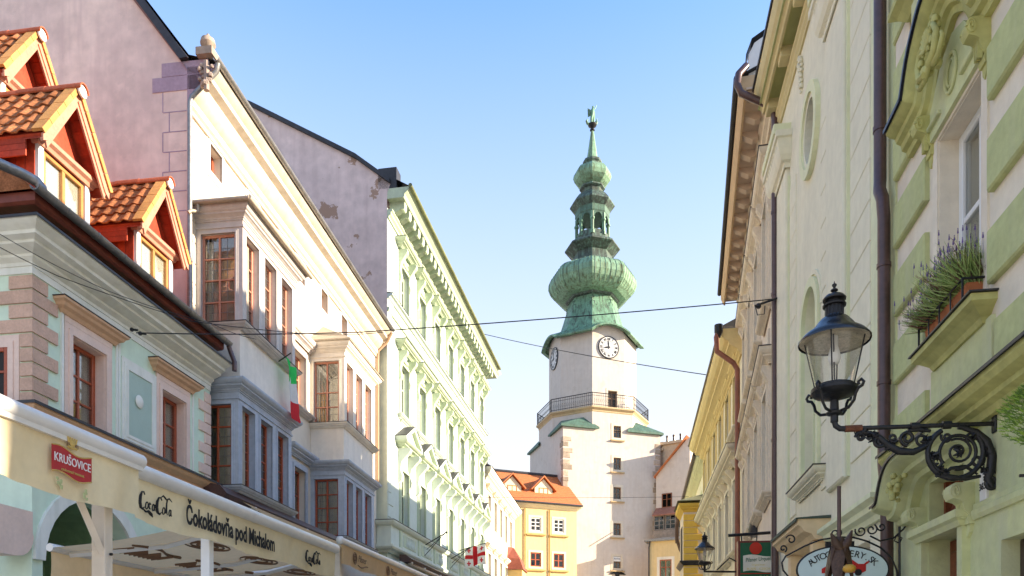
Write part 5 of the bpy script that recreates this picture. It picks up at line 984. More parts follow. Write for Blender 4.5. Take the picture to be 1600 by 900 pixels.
# ------------------------------------------------------------------ last house on the right with its yellow corner turret
r5f = street(998,3610,1104,1073,'R'); LR5 = r5f.len
r5 = thing('green_grey_house', 'pale green grey house with dark downpipes beyond butter yellow house', 'house', r5f)
hs = [(LR5-1.0-2*k-.4,LR5-1.0-2*k+.4,z,z+1.7) for k in range(5) for z in (8.1,5.2)]; b = MB().wall(0,LR5,0,10.9,hs,depth=.2); b.quad((0,0,0),(0,0,10.9),(0,-6,10.9),(0,-6,0)); b.quad((LR5,0,0),(LR5,0,10.9),(LR5,-6,10.9),(LR5,-6,0)); part('wall', b, IVORY, r5)
part('eave_cornice', MB().sweep([(0,-2),(0,0),(LR5,0)],prof(.45,.4,10.6)), IVG, r5); part('gutter', MB().tube([(-.4,.52,11.0),(LR5,.52,11.0)],.09,8), IRON, r5); part('main_roof', MB().add([(-.5,-.5,11.02),(LR5,-.5,11.02),(LR5,4,12.2),(-.5,4,12.2)],[(0,1,2,3)]), METAL, r5)
for h in hs: part('window_surround', surround(MB(),h[0],h[1],h[2],h[3],0,w=.14,p=.05), IVG, r5); window(r5,h[0],h[1],h[2],h[3],-.1,WHITE,gl=GL_FAR,nx=2,zs=(.5,),fw=.08,mw=.05,bd=.2,panes=False)
part('downpipe', MB().tube([(.1,.5,10.9),(.1,.62,10.4),(.0,.62,9.6),(.0,.4,8.9),(.0,.15,8.4),(.0,.15,0)],.11,8).tube([(.7,.5,10.9),(.7,.64,10.2),(.5,.62,9.2)],.11,8), mat('brown_black_pipe',(.10,.06,.045)), r5, smooth=50)
tq = thing('corner_turret', 'yellow turret bay with brick patterned quoins and green pyramid roof', 'turret', loc=(at(1089,900,34)[0],34,0), ang=R(-8))
TY = mat('turret_yellow',(.76,.50,.10),var=.07); zq = lambda y: CH+(HY-y)/F*33
part('wall', MB().box(-.62,.62,-1.5,.55,0,zq(787)), mat('turret_rose',(.66,.56,.46),var=.06), tq); part('cornice', MB().sweep([(-.62,-1.5),(-.62,.55),(.62,.55),(.62,-1.5)],prof(.22,.36,zq(793)-.1)), TY, tq)
part('pyramid_roof', MB().add([(-.9,-.83,zq(780)),(.9,-.83,zq(780)),(.9,1.6,zq(780)),(-.9,1.6,zq(780)),(0.6,.6,zq(757))],[(0,1,4),(1,2,4),(2,3,4),(3,0,4),(0,1,2,3)]), mat('moss_roof',(.20,.20,.12),var=.2), tq)
for k in range(15):
    z = zq(800)-.29*k; part('quoin', MB().bev(-.63,-.63+(.95 if k % 2 else .62),.5,.575,z-.26,z,.01), TY, tq)
part('slit_window', MB().box(-.64,-.60,-.9,-.1,zq(880),zq(815)), DARK, tq); part('ledge', MB().sweep([(-.62,-1.5),(-.62,.55),(.62,.55),(.62,-1.5)],prof(.18,.22,zq(882))), DARKMETAL, tq)
# ------------------------------------------------------------------ awnings over the cafe terraces
CANV = cloth('cream_canvas', (0.90,0.75,0.48), 0.30, .06); CANV2 = cloth('tan_canvas', (0.88,0.62,0.36), 0.5, .06); CANVY = cloth('honey_canvas', (0.85,0.62,0.24), 0.5)
ALU = mat('white_aluminium', (0.74,0.72,0.68), rough=.35, metal=.2, var=.08, bump=.02); TANP = mat('beige_post', (0.66,0.57,0.46), rough=.5, var=.1, bump=.04)
INK = mat('black_print', (0.02,0.02,0.02), bump=0); BRINK = mat('brown_print', (0.20,0.11,0.06), bump=0)
def valance(name, L, z0, z1, d, m, parent, ph=0.0):
    """hanging cloth strip with soft folds and a slightly wavy hem"""
    nx_, nz_ = int(L*14), 8; b = MB(); V = []
    for j in range(nz_+1):
        for i in range(nx_+1):
            x = L*i/nx_; t_ = j/nz_; f = (.010*math.sin(x*4.3+ph)+.010*math.sin(x*11.3+ph*2+t_*2.5)+.009*math.sin(x*23+t_*4+ph)+.006*math.sin(x*41-t_*5))*(.25+.75*t_)
            V.append((x, -(d+f), z1-(z1-z0)*t_+.016*math.sin(x*3.7+ph)*t_))
    b.add(V,[(j*(nx_+1)+i,j*(nx_+1)+i+1,(j+1)*(nx_+1)+i+1,(j+1)*(nx_+1)+i) for j in range(nz_) for i in range(nx_)])
    return part(name, b, m, parent, smooth=80)
def canopy(parent, x0, x1, d0, z0, d1, z1, m, sag=.06, n=12):
    b = MB(); V = []
    for j in range(n+1):
        t_ = j/n
        for i in range(n+1):
            s = i/n; V.append((x0+(x1-x0)*s, -(d0+(d1-d0)*t_), z0+(z1-z0)*t_-sag*math.sin(math.pi*t_)-.02*math.sin(math.pi*4*s)*math.sin(math.pi*t_)))
    b.add(V,[(j*(n+1)+i,j*(n+1)+i+1,(j+1)*(n+1)+i+1,(j+1)*(n+1)+i) for j in range(n) for i in range(n)]); return part('canopy', b, m, parent, smooth=80)
def cola(parent, x, z, d, s):
    """flowing script wordmark, drawn as brush strokes"""
    b = MB(); st = lambda P_, r_: b.tube([(x+s*p[0],d,z+s*p[1]) for p in P_],[s*q for q in r_],5)
    st_ = st; st = lambda P_, r_: st_(P_,[q*1.35 for q in r_])
    def cap(ox, sc_): st([(ox+.18*sc_,.30),(ox+.10*sc_,.42),(ox-.02,.40),(ox-.14*sc_,.18),(ox-.18*sc_,-.10),(ox-.12*sc_,-.32),(ox+.02,-.38),(ox+.16*sc_,-.26)],[.018,.03,.03,.05,.058,.05,.035,.015])
    def o_(ox, w=.10, h=.16): st([(ox+w*math.cos(R(a)),-.16+h*math.sin(R(a))+.05*math.cos(R(a))) for a in range(0,361,36)],[.022]*11)
    def a_(ox): o_(ox,.08,.15); st([(ox+.10,.0),(ox+.08,-.2),(ox+.15,-.30)],[.022,.03,.015])
    cap(-1.05,1.0); o_(-.72); st([(-.42,-.06),(-.50,.0),(-.57,-.12),(-.52,-.28),(-.42,-.26)],[.02,.025,.03,.025,.015]); a_(-.24); st([(-.06,-.02),(.0,.02)],[.03,.03])
    cap(.22,1.15); o_(.56); st([(.72,-.25),(.80,.25),(.88,.44),(.82,.34),(.80,-.1),(.86,-.30)],[.02,.03,.02,.025,.03,.015]); a_(1.06)
    st([(-1.0,-.36),(-.8,-.46),(-.6,-.40),(-.40,-.50),(-.28,-.62)],[.02,.035,.05,.06,.015]); st([(.30,.40),(.55,.56),(.80,.42),(1.02,.52),(1.24,.40)],[.015,.03,.035,.03,.012])
    return part('script_wordmark', b, INK, parent, smooth=60)
af = street(985,-5100,-90,216,'L'); aw1 = thing('cafe_awning', 'honey canvas awning with red ribbon beer badge and beige post', 'awning', af, group='cafe awnings'); A1 = af.len
part('front_bar', MB().tube([(0,.02,3.355),(A1,.02,3.355)],.065,12).box(0,A1-.02,-.05,.06,3.27,3.33), ALU, aw1, smooth=50)
valance('valance', A1-.04, 2.87, 3.30, .03, CANV, aw1, 1.0)
canopy(aw1,0,A1-.95,-1.9,2.74,.0,3.27,CANVY); part('rear_bar', MB().tube([(0,-1.9,2.73),(A1-.95,-1.9,2.77)],.04,6), TANP, aw1)
part('rafter', MB().tube([(A1-.95,-1.9,2.73),(A1-.95,-.02,3.31)],.035,4), mat('dark_rafter',(.22,.15,.08)), aw1)
xp = af.u(160,-.12); part('post', MB().bev(xp-.05,xp+.05,-.18,-.06,0,3.30,.006), TANP, aw1)
part('brace', MB().add([],[]).tube([(xp,-.10,2.48),(xp-.36,-.10,3.0)],.035,4), TANP, aw1); part('brace_bolt', MB().lathe([(.012,0),(.012,.02)],8), IRON, aw1, (xp,.05,2.52), (R(90),0,0))
bx_ = af.u(112,.06)
rb = [(-.24+.04*i, .125+.022*math.sin(i*.55+.4)) for i in range(13)]; rbb = [(x,z-.22) for x,z in rb][::-1]
bd = part('ribbon_badge', MB().prism(rb+rbb,.062,.068), mat('badge_red',(.42,.03,.035),rough=.5,var=.1,bump=0), aw1, (bx_,0,3.09)); ed = MB().tube([(x,.068,z) for x,z in rb],.006,4).tube([(x,.068,z) for x,z in rbb],.006,4); part('badge_edge', ed, mat('badge_gold',(.55,.38,.12),bump=0), bd)
bd.scale = (.86,1,.86); text('badge_lettering','KRUŠOVICE',.105,WHITE,bd,(0,-.071,.035),sx=.80); text('badge_small_lettering','KRÁLOVSKÝ PIVOVAR',.028,bpy.data.materials['badge_gold'],bd,(0,-.071,-.055))
cr = MB().ball((0,.066,.20),.035,8,sd=.3).tube([(-.05,.066,.165),(0,.066,.16),(.05,.066,.165)],.012,5)
for k in range(5): cr.tube([(-.04+.02*k,.066,.20),(-.055+.0275*k,.066,.25)],.008,4)
part('badge_crown', cr, bpy.data.materials['badge_gold'], bd); text('badge_year','15    81',.05,BRINK,bd,(0,-.068,.185))
for s,h in ((-.15,.0),(.17,-.03)):
    hp_ = MB()
    for k in range(7): hp_.ball((s+random.uniform(-.03,.03),.064,-.14+h-.012*k),.018,6,sd=.3)
    part('badge_hops', hp_, mat('hop_green',(.42,.45,.22)) if s < 0 else bpy.data.materials['hop_green'], bd)

af2 = street(985,-5400,203,522,'L'); aw2 = thing('cafe_awning', 'cream awning lettered with chocolate shop name between two script wordmarks', 'awning', af2, group='cafe awnings'); A2 = af2.len
part('front_bar', MB().tube([(0,.02,3.37),(A2,.02,3.37)],.075,12).box(0,A2,-.10,.05,3.30,3.36), ALU, aw2, smooth=50); valance('valance', A2-.03, 2.92, 3.32, .03, CANV, aw2, 2.3)
cz0 = 1.75; canopy(aw2,cz0,A2,-2.25,2.98,.0,3.30,CANV2); part('rear_bar', MB().tube([(cz0-.02,-2.25,2.98),(A2,-2.25,2.98)],.05,8), ALU, aw2); valance('rear_valance', A2-cz0, 2.62, 2.95, -2.25, CANV2, aw2, .5).location = (cz0,0,0)
for x in (cz0+.25,cz0+1.9,cz0+2.9): part('folding_arm', MB().tube([(x,-2.2,2.93),(x+.25,-1.1,3.05),(x+.1,-.05,3.24)],.035,4), ALU, aw2)
for px_ in (324,): x = af2.u(px_,-.1); part('post', MB().bev(x-.045,x+.045,-.15,-.05,0,3.30,.006), WHITE, aw2)
cola(aw2, af2.u(245,.07), 3.10, .066, .20); cola(aw2, af2.u(490,.07), 3.10, .066, .20)
text('shop_lettering','Čokoládovňa pod Michalom',.255,INK,aw2,(af2.u(368,.07),-.068,3.10),sx=.66,offset=.007)
# script and scroll printed on the canopy top, showing through from below
sp_ = MB()
for k in range(3):
    for r_ in (.30,.22,.14): sp_.tube([(cz0+.9+1.35*k+r_*1.3*math.cos(R(a)),-.80+r_*.7*math.sin(R(a)),3.10) for a in range(0,361,20)],.012,4)
    for j in range(10): x = cz0+.35+1.35*k+.09*j; sp_.tube([(x,-1.75,2.99),(x+.03,-1.45-.06*(j%3),3.02),(x+.05,-1.70,3.0)],.016,4)
    sp_.tube([(cz0+.25+1.35*k+.1*j,-1.38+.10*math.sin(j*.5),3.03) for j in range(12)],.02,4)
part('canopy_print', sp_, BRINK, aw2)

af3 = street(985,-6916,530,778,'L'); aw3 = thing('cafe_awning', 'tan awning with brown brewery seals below the paler oriel', 'awning', af3, group='cafe awnings'); A3 = af3.len
part('front_bar', MB().tube([(0,.02,4.08),(A3,.02,4.08)],.07,10).ball((0,.02,4.08),.09,8), ALU, aw3, smooth=50); valance('valance', A3-.02, 3.62, 4.02, .03, CANV2, aw3, .2).location = (.02,0,0)
canopy(aw3,.05,A3,-2.2,5.0,.0,4.04,CANV2,sag=.12); part('wall_cassette', MB().prism_x([(-2.6,4.95),(-2.15,4.85),(-2.05,4.95),(-2.2,5.12),(-2.6,5.2)],-.6,A3-1), BROWNPIPE, aw3)
for x in (.6,3.2): part('folding_arm', MB().tube([(x,-2.2,4.86),(x+.5,-1.1,4.30),(x+.1,-.05,4.02)],.04,5), WHITE, aw3); part('arm_bracket', MB().box(x-.12,x+.12,-2.5,-2.1,4.75,5.0).ball((x,-2.1,4.86),.08,8), WHITE, aw3)
for k,px_ in enumerate((562,612,660)):
    x = af3.u(px_,.06); s_ = MB()
    for r_ in (.12,.085,.05): s_.tube([(x-.28+r_*.8*math.cos(R(a)),.062,3.82+r_*math.sin(R(a))) for a in range(0,361,24)],.010,4)
    part('seal_print', s_, BRINK, aw3); text('brewery_lettering','Pilsner',.20,BRINK,aw3,(x+.16,-.062,3.84),shear=.25,sx=.9); part('print_flourish', MB().tube([(x-.1+.06*j,.062,3.70-.03*math.sin(j*.5)) for j in range(11)],.012,4), BRINK, aw3)
part('post', MB().bev(.25,.37,-.2,-.08,0,4.0,.006), TANP, aw3)
aw4 = thing('cafe_awning', 'beige wall awning under the balustrade of green stucco house', 'awning', b3f, group='cafe awnings')
canopy(aw4,.7,9.5,.45,5.55,2.9,4.55,CANV2,sag=.1); part('wall_cassette', MB().prism_x([(.3,5.45),(.62,5.42),(.75,5.55),(.55,5.70),(.3,5.72)],.5,9.7), BROWNPIPE, aw4)
for x in (.9,2.6,5): part('folding_arm', MB().tube([(x,.5,5.42),(x+.5,1.6,4.95),(x+.2,2.85,4.52)],.045,5), WHITE, aw4); part('arm_bracket', MB().ball((x,.6,5.42),.11,8), WHITE, aw4)
part('front_bar', MB().tube([(.7,2.9,4.55),(9.5,2.9,4.55)],.07,8), ALU, aw4)

# ------------------------------------------------------------------ lanterns
def lantern(parent, s=1.0, tilt=0.0):
    """glass street lantern; origin at its foot"""
    b = MB().lathe([(.030*s,0),(.030*s,.05*s),(.058*s,.06*s),(.062*s,.075*s),(.035*s,.09*s),(.032*s,.17*s),(.05*s,.18*s),(.09*s,.195*s),(.125*s,.205*s),(.16*s,.215*s),(.178*s,.235*s),(.178*s,.262*s),(.150*s,.275*s),(.150*s,.285*s)],20)
    o = part('lantern_base', b, IRON, parent, smooth=35)
    for k in range(4):
        q = R(45+90*k); P_ = [(.05,.075),(.12,.085),(.165,.13),(.178,.18),(.20,.215),(.232,.225),(.245,.25),(.225,.275),(.20,.262),(.205,.24)]
        part('scroll_arm', MB().tube([(p*s*math.cos(q),p*s*math.sin(q),z*s) for p,z in P_],.012*s,6), IRON, parent, smooth=60)
    n = 24; g0, g1, z0, z1 = .145*s,.222*s,.285*s,.655*s
    part('glass_shade', MB().lathe([(g0,z0),(g0+(g1-g0)*.5,z0+(z1-z0)*.5),(g1,z1)],n,caps=False), LAMP_GL, parent, smooth=60)
    fr_ = MB()
    for k in range(4): q = R(20+90*k); fr_.tube([(g0*math.cos(q),g0*math.sin(q),z0),(g1*math.cos(q),g1*math.sin(q),z1)],.006*s,5)
    part('shade_rod', fr_, IRON, parent)
    part('reflector', MB().lathe([(.262*s,.645*s),(.225*s,.665*s),(.15*s,.69*s),(.05*s,.70*s),(.001,.70*s)],24,caps=False), mat('aged_enamel',(.70,.60,.45),var=.35,scale=12,bump=.1) if 'aged_enamel' not in bpy.data.materials else bpy.data.materials['aged_enamel'], parent, smooth=60)
    part('hood', MB().lathe([(.272*s,.632*s),(.274*s,.645*s),(.235*s,.690*s),(.17*s,.735*s),(.135*s,.78*s),(.105*s,.815*s),(.068*s,.835*s),(.066*s,.845*s)],28,caps=False), mat('black_enamel',(.025,.028,.035),rough=.22,metal=.3,var=.3,spec=.6,bump=.03) if 'black_enamel' not in bpy.data.materials else bpy.data.materials['black_enamel'], parent, smooth=50)
    ch = MB().lathe([(.063*s,.835*s),(.063*s,.92*s)],20)
    for k in range(14): q = 2*math.pi*k/14; ch.tube([(.064*s*math.cos(q),.064*s*math.sin(q),.84*s),(.064*s*math.cos(q),.064*s*math.sin(q),.915*s)],.008*s,5)
    part('vent_collar', ch, IRON, parent, smooth=40)
    part('vent_cap', MB().lathe([(.06*s,.915*s),(.088*s,.918*s),(.09*s,.928*s),(.06*s,.945*s),(.058*s,.962*s),(.088*s,.966*s),(.09*s,.976*s),(.07*s,1.0*s),(.04*s,1.015*s),(.018*s,1.022*s),(.014*s,1.035*s),(.028*s,1.042*s),(.028*s,1.05*s),(.010*s,1.06*s),(.010*s,1.072*s),(.018*s,1.082*s),(.018*s,1.092*s),(.006*s,1.102*s),(.001,1.12*s)],16), IRON, parent, smooth=40)
    part('bulb', MB().lathe([(.028*s,.68*s),(.030*s,.60*s),(.045*s,.54*s),(.048*s,.50*s),(.036*s,.465*s),(.001,.45*s)],14), mat('milky_bulb',(.75,.74,.70),rough=.2,bump=0) if 'milky_bulb' not in bpy.data.materials else bpy.data.materials['milky_bulb'], parent, smooth=60)
    part('stay_rod', MB().tube([(.01*s,.0,.285*s),(.05*s,.02*s,.68*s)],.007*s,5), IRON, parent)
LX, LD = 2.27, 1.115
lamp = thing('street_lantern', 'large black street lantern with tapered glass on ornate scrolled wall bracket', 'street lamp', r1f, group='wall lanterns')
lh = link('lantern', None, lamp, (LX,-LD,3.40)); 
lantern(lamp, .945)
for o in [c for c in lamp.children if c != lh]: o.location = (LX,-LD,3.43)
bpy.data.objects.remove(lh)
part('bracket_bar', MB().tube([(LX,0,3.365),(LX,.93,3.375)],.017,8).tube([(LX,.30,3.37),(LX,.36,3.37)],.030,8).tube([(LX,.52,3.37),(LX,.58,3.37)],.030,8), IRON, lamp, smooth=50); part('rusty_joint', MB().tube([(LX,.92,3.375),(LX,1.04,3.375)],.026,8), RUST, lamp)
part('elbow', MB().tube([(LX,1.03,3.375),(LX,1.075,3.378),(LX,1.105,3.40),(LX,LD,3.44)],.022,8), IRON, lamp, smooth=60)
def orn(P_, r_): return MB().tube([(LX,d,z) for d,z in P_],r_,7)
for P_, r_ in ((arc(.27,3.165,.19,95,420,34),.020),(arc(.255,3.165,.125,-40,280,26),.013),(spiral(.25,3.17,.10,.02,60,1.6),.010),
               ([(.02,2.90),(.05,2.96),(.03,3.04),(.02,3.12),(.06,3.24),(.13,3.31),(.22,3.345)],[.018,.03,.034,.036,.032,.025,.018]),(spiral(.03,2.925,.045,.012,90,1.3),.016),
               ([(.40,3.30),(.47,3.22),(.56,3.18),(.66,3.19),(.74,3.24),(.80,3.30),(.86,3.33),(.93,3.355)],[.016,.02,.026,.03,.028,.024,.02,.014]),(spiral(.60,3.285,.055,.015,-90,1.4),.013),(spiral(.79,3.265,.045,.012,80,-1.4),.014),(spiral(.93,3.31,.035,.010,0,1.3),.013),
               (spiral(.12,3.10,.05,.012,120,1.4),.012),(spiral(.40,3.10,.05,.012,0,-1.4),.011),(spiral(.50,3.27,.05,.012,200,1.3),.011),(spiral(.16,3.27,.04,.010,300,1.3),.010),(spiral(.33,3.28,.04,.010,30,-1.3),.010),(spiral(.70,3.29,.032,.010,210,1.3),.010),([(.12,3.0),(.20,3.06),(.30,3.05),(.38,2.99)],[.008,.014,.014,.008]),
               ([(.44,3.33),(.52,3.345),(.60,3.34)],[.012,.018,.012]),([(.46,3.12),(.40,3.05),(.32,2.99),(.20,2.97),(.10,2.985)],[.012,.018,.02,.018,.012])):
    part('bracket_scroll', orn(P_,r_), IRON, lamp, smooth=60)
lf = MB()
for i in range(150):
    t_ = random.random(); base = random.choice([(.05,3.16),(.12,3.28),(.43,3.15),(.46,3.25),(.25,3.17),(.72,3.24),(.84,3.31),(.05,3.02),(.36,3.02),(.92,3.34)]); q = random.uniform(0,6.28); L_ = random.uniform(.03,.06)
    lf.tube([(LX+random.uniform(-.02,.02),base[0],base[1]),(LX+random.uniform(-.03,.03),base[0]+L_*.6*math.cos(q),base[1]+L_*.6*math.sin(q)),(LX,base[0]+L_*math.cos(q+.5),base[1]+L_*math.sin(q+.5))],[.006,.014,.003],5)
part('acanthus_leaves', lf, IRON, lamp, smooth=60); part('wall_plate', MB().bev(LX-.03,LX+.03,0,.015,3.30,3.42,.005), IRON, lamp)
P2 = at(1101,893,21.5); l2 = thing('street_lantern', 'smaller black lantern on thin scroll bracket beside yellow turret', 'street lamp', loc=(P2.x,P2.y,0), group='wall lanterns'); lantern(l2,1.02)
for o in l2.children: o.location = (0,0,P2.z-.02)
part('bracket_bar', MB().tube([(0,0,P2.z),(2.2,0,P2.z-.02)],.03,6).tube([(.35,0,P2.z+.05),(.7,0,P2.z+.38),(1.0,0,P2.z+.22),(1.5,0,P2.z+.02)],.02,5), IRON, l2)
P3 = at(1183,845,17.5); l3 = thing('pendant_lamp', 'small domed dark lamp on a rod above green beer sign', 'lamp', loc=(P3.x,P3.y,0))
part('dome_shade', MB().lathe([(.20,P3.z+.10),(.20,P3.z+.26),(.17,P3.z+.40),(.09,P3.z+.50),(.04,P3.z+.52),(.04,P3.z+.58),(.06,P3.z+.62),(.001,P3.z+.68)],16), IRON, l3, smooth=40); part('glass_shade', MB().lathe([(.19,P3.z+.10),(.15,P3.z-.14)],16,caps=False), LAMP_GL, l3); part('rod', MB().tube([(0,0,P3.z+.1),(0,0,P3.z-.55)],.025,6), IRON, l3)

# ------------------------------------------------------------------ hanging signs
PS = at(1184,873,14.6); sg = thing('beer_sign', 'green framed beer sign with red seal hanging from dark rod', 'sign', loc=(PS.x,PS.y,0), ang=R(-6)); k_ = 14.6/F; zc = lambda y: CH+(HY-y)*k_
sgc = MB().box(-.38,.36,-.09,.09,zc(930),zc(846)); part('sign_box', sgc, mat('sign_maroon',(.16,.03,.025),rough=.4), sg); part('sign_panel', MB().box(-.34,.32,.09,.096,zc(928),zc(849)), mat('sign_green',(.015,.11,.05),rough=.4,var=.1,bump=0), sg)
rib = [(-.29+.0535*i, zc(874)+.06+.02*math.sin(i*.55)) for i in range(12)]; part('sign_ribbon', MB().prism(rib+[(x,z-.30) for x,z in rib][::-1],.096,.100), mat('sign_cream',(.72,.68,.55),bump=0), sg)
text('brand_lettering','Pilsner Urquell',.11,mat('letter_green',(.02,.12,.06),bump=0),sg,(-.01,-.1025,zc(875)),rot=(R(90),R(-4),0),shear=.15,sx=.72); text('origin_lettering','PLZEŇ - CZECH',.06,mat('letter_gold',(.70,.55,.12),bump=0),sg,(-.01,-.10,zc(890))); text('origin_lettering','Original from',.045,bpy.data.materials['letter_gold'],sg,(-.01,-.10,zc(886)+.03)); text('bar_lettering','BAR',.10,bpy.data.materials['letter_gold'],sg,(.1,-.10,zc(904)))
sl_ = MB().lathe([(.001,0),(.11,0),(.115,.012),(.09,.018),(.001,.02)],18); part('seal', sl_, mat('seal_red',(.55,.04,.02),bump=0), sg, (-.06,-.10,zc(858)), (R(90),0,0), smooth=40); part('sign_divider', MB().box(-.34,.32,.096,.102,zc(897)-.008,zc(897)+.008), bpy.data.materials['seal_red'], sg)
part('hanging_rod', MB().tube([(-.55,0,zc(836)),(.62,0,zc(831))],.03,8).tube([(-.3,0,zc(846)),(-.3,0,zc(836))],.014,5).tube([(.25,0,zc(846)),(.25,0,zc(834))],.014,5), IRON, sg)
# side face boards of the sign box
# oval sign on wrought iron frame
OZ = 7.45; OS = at(1316,890,OZ); k2 = OZ/F; ox = lambda px: (px-1318)*k2; oz_ = lambda y: CH+(HY-y)*k2
og = thing('oval_sign', 'pale teal oval shop sign with red car in wrought iron frame', 'sign', loc=(OS.x,OZ,0), ang=R(-5))
el = [(.425*math.cos(2*math.pi*i/48), OS.z+.225*math.sin(2*math.pi*i/48)) for i in range(48)]; part('sign_disc', MB().prism(el,-.012,.012), mat('teal_enamel',(.62,.76,.75),rough=.35,var=.06,bump=0), og)
part('sign_rim', MB().tube([(x,0,z) for x,z in el+el[:1]],.014,6), IRON, og, smooth=60)
for i,ch in enumerate('AUTOGALLERY.SK'):
    q = R(152-124*i/13); text('arched_letter',ch,.088,INK,og,(.335*math.cos(q),-.0145,OS.z+.165*math.sin(q)-.01),rot=(R(90),-(q-math.pi/2)*.75,0))
car = MB().prism([(x*.36,OS.z-.035+z*.36) for x,z in ((-.55,.0),(-.55,.12),(-.40,.20),(-.15,.24),(-.02,.34),(.25,.35),(.40,.24),(.55,.24),(.62,.30),(.68,.32),(.68,.27),(.60,.22),(.60,.05),(.50,.0))],.012,.017); part('car_emblem', car, mat('emblem_red',(.55,.03,.025),bump=0), og)
for x in (-.38,.40): part('emblem_wheel', MB().lathe([(.001,0),(.034,0),(.034,.006)],12), INK, og, (x*.36,-.0145,OS.z-.03), (R(90),0,0))
pb = part('gift_board', MB().bev(ox(1292),ox(1336),-.01,.01,oz_(856),oz_(846),.003), IRON, og); text('board_lettering','GIFTS',.052,WHITE,og,(ox(1316),-.0125,oz_(851)))
def ir(P_, r_=.009): part('iron_scroll', MB().tube([(ox(x),0,oz_(y)) for x,y in P_],r_,6), IRON, og, smooth=60)
ir([(1243,862),(1262,852),(1285,843),(1310,839),(1335,840),(1355,846),(1375,856),(1392,872),(1400,892),(1402,915)]); ir([(1243,862),(1232,868),(1226,878),(1228,890),(1236,900),(1236,920)])
for cx_,cy_,r_,a0,tn in ((1240,842,8,200,1.1),(1228,856,6,60,-1.1),(1308,833,9,-30,1.2),(1346,830,9,200,-1.2),(1362,828,9,-60,1.2),(1377,824,7,180,-1.1)): ir([(cx_+r_*(1-.75*i/20)*math.cos(R(a0+360*tn*i/20)),cy_+r_*(1-.75*i/20)*math.sin(R(a0+360*tn*i/20))) for i in range(21)],.008)
ir([(1360,838),(1375,846),(1395,842),(1410,828),(1420,812)]); ir([(1420,812),(1421,800),(1413,796),(1406,802),(1410,809)]); ir([(1404,782),(1404,930)],.011); ir([(1404,850),(1396,846),(1400,838),(1408,842),(1404,850)],.007)
# furled brown parasol on its pole, before the oval sign
FZ = 6.6; fp = thing('furled_parasol', 'furled brown parasol with bare pole tip in front of oval sign', 'parasol', loc=(at(1311,900,FZ).x,FZ,0)); kz = FZ/F; fz = lambda y: CH+(HY-y)*kz
LEA = mat('brown_leather_canvas',(.10,.055,.035),rough=.5,var=.35,scale=8,bump=.2); part('pole', MB().tube([(0,0,0.0),(0,0,fz(760))],.017,8), BROWNPIPE, fp)
for k,(a_,w_,l_) in enumerate(((0,.10,.42),(55,.09,.36),(120,.10,.45),(180,.10,.42),(240,.09,.46),(300,.10,.40))):
    V = []; q = R(a_)
    for j in range(9):
        t_ = j/8; rr_ = .02+.11*t_**1.3; z = fz(836)-.02-l_*t_**1.6+.05*math.sin(t_*3); ww = .6*w_*math.sin(math.pi*min(.96,t_*.8+.12))
        for i in range(5): s = (i/4-.5)*2; V.append((rr_*math.cos(q)-s*ww*math.sin(q),-(rr_*math.sin(q)+s*ww*math.cos(q)),z-.03*s*s))
    part('canvas_flap', MB().add(V,[(j*5+i,j*5+i+1,(j+1)*5+i+1,(j+1)*5+i) for j in range(8) for i in range(4)]), LEA, fp, smooth=70)
for s,h in ((-1,.16),(1,.10)): part('canvas_tip', MB().tube([(s*.01,.04,fz(862)),(-s*.05,.05,fz(850)),(-.09*s,.05,fz(842)+h*.4)],[.035,.04,.008],7), LEA, fp, smooth=60)
part('amber_lamp', MB().ball((.0,.20,fz(893)),.055,10,sz=.7), mat('amber_plastic',(.60,.32,.05),rough=.3), fp, smooth=60)

# ------------------------------------------------------------------ flags and poles
fg = thing('italian_flag', 'green white and red flag drooping from grey oriel', 'flag', b2f); FM = [cloth('flag_green',(.03,.62,.14),.4),cloth('flag_white',(.85,.85,.83),.4),cloth('flag_red',(.75,.05,.06),.4)]
fx0, fz0 = 2.02, 8.55
for k in range(3):
    V = []; n = 8
    for j in range(n+1):
        t_ = (k+j/n)/3; z = fz0-.02-1.28*t_
        w_ = .50*(1-.25*math.sin(math.pi*min(1,t_*1.5)))
        for i in range(7): s = i/6; V.append((fx0-.05+.30*t_+w_*s, -(1.20+.05*math.sin(s*7+t_*5)+.05*t_), z-.10*s*(1-t_)-.05*math.sin(s*4)))
    part('flag_band', MB().add(V,[(j*7+i,j*7+i+1,(j+1)*7+i+1,(j+1)*7+i) for j in range(n) for i in range(6)]), FM[k], fg, smooth=70)
part('flag_pole', MB().tube([(fx0-.1,1.05,8.40),(fx0+.0,1.30,8.62)],.014,6), IRON, fg)
def poles(x): 
    t_ = thing("flag_bracket", "bare flagpole bracket on green balustrade nearest the oriel house" if x < 5 else "bare flagpole bracket on green balustrade beside the red cross flag", "flagpole", b3f, group="empty flagpole brackets on the green house"); part('pole', MB().tube([(x,.40,6.55),(x+.1,1.25,7.05)],.022,6).ball((x+.1,1.25,7.05),.05,6), IRON, t_); part('stay', MB().tube([(x,.36,6.1),(x+.08,1.1,6.92)],.014,5).tube([(x+.3,.36,6.4),(x+.1,1.2,7.0)],.012,5), IRON, t_)
poles(3.6); poles(7.8)
gf = thing('cross_flag', 'white flag with large red cross and four small crosses', 'flag', b3f); gx = 9.9; V = []; nx_, nz_ = 20, 14
def gpt(s, t_, off=0.0): return (gx+.10*t_, .55+1.05*s+off*0, 7.35-.95*t_+.20*s+.04*math.sin(s*8+t_*3)) , (.05*math.sin(s*9+t_*4)+off)
def gv_(s,t_,off=0.0):
    p, w_ = gpt(s,t_); return (p[0]+w_, -p[1], p[2])
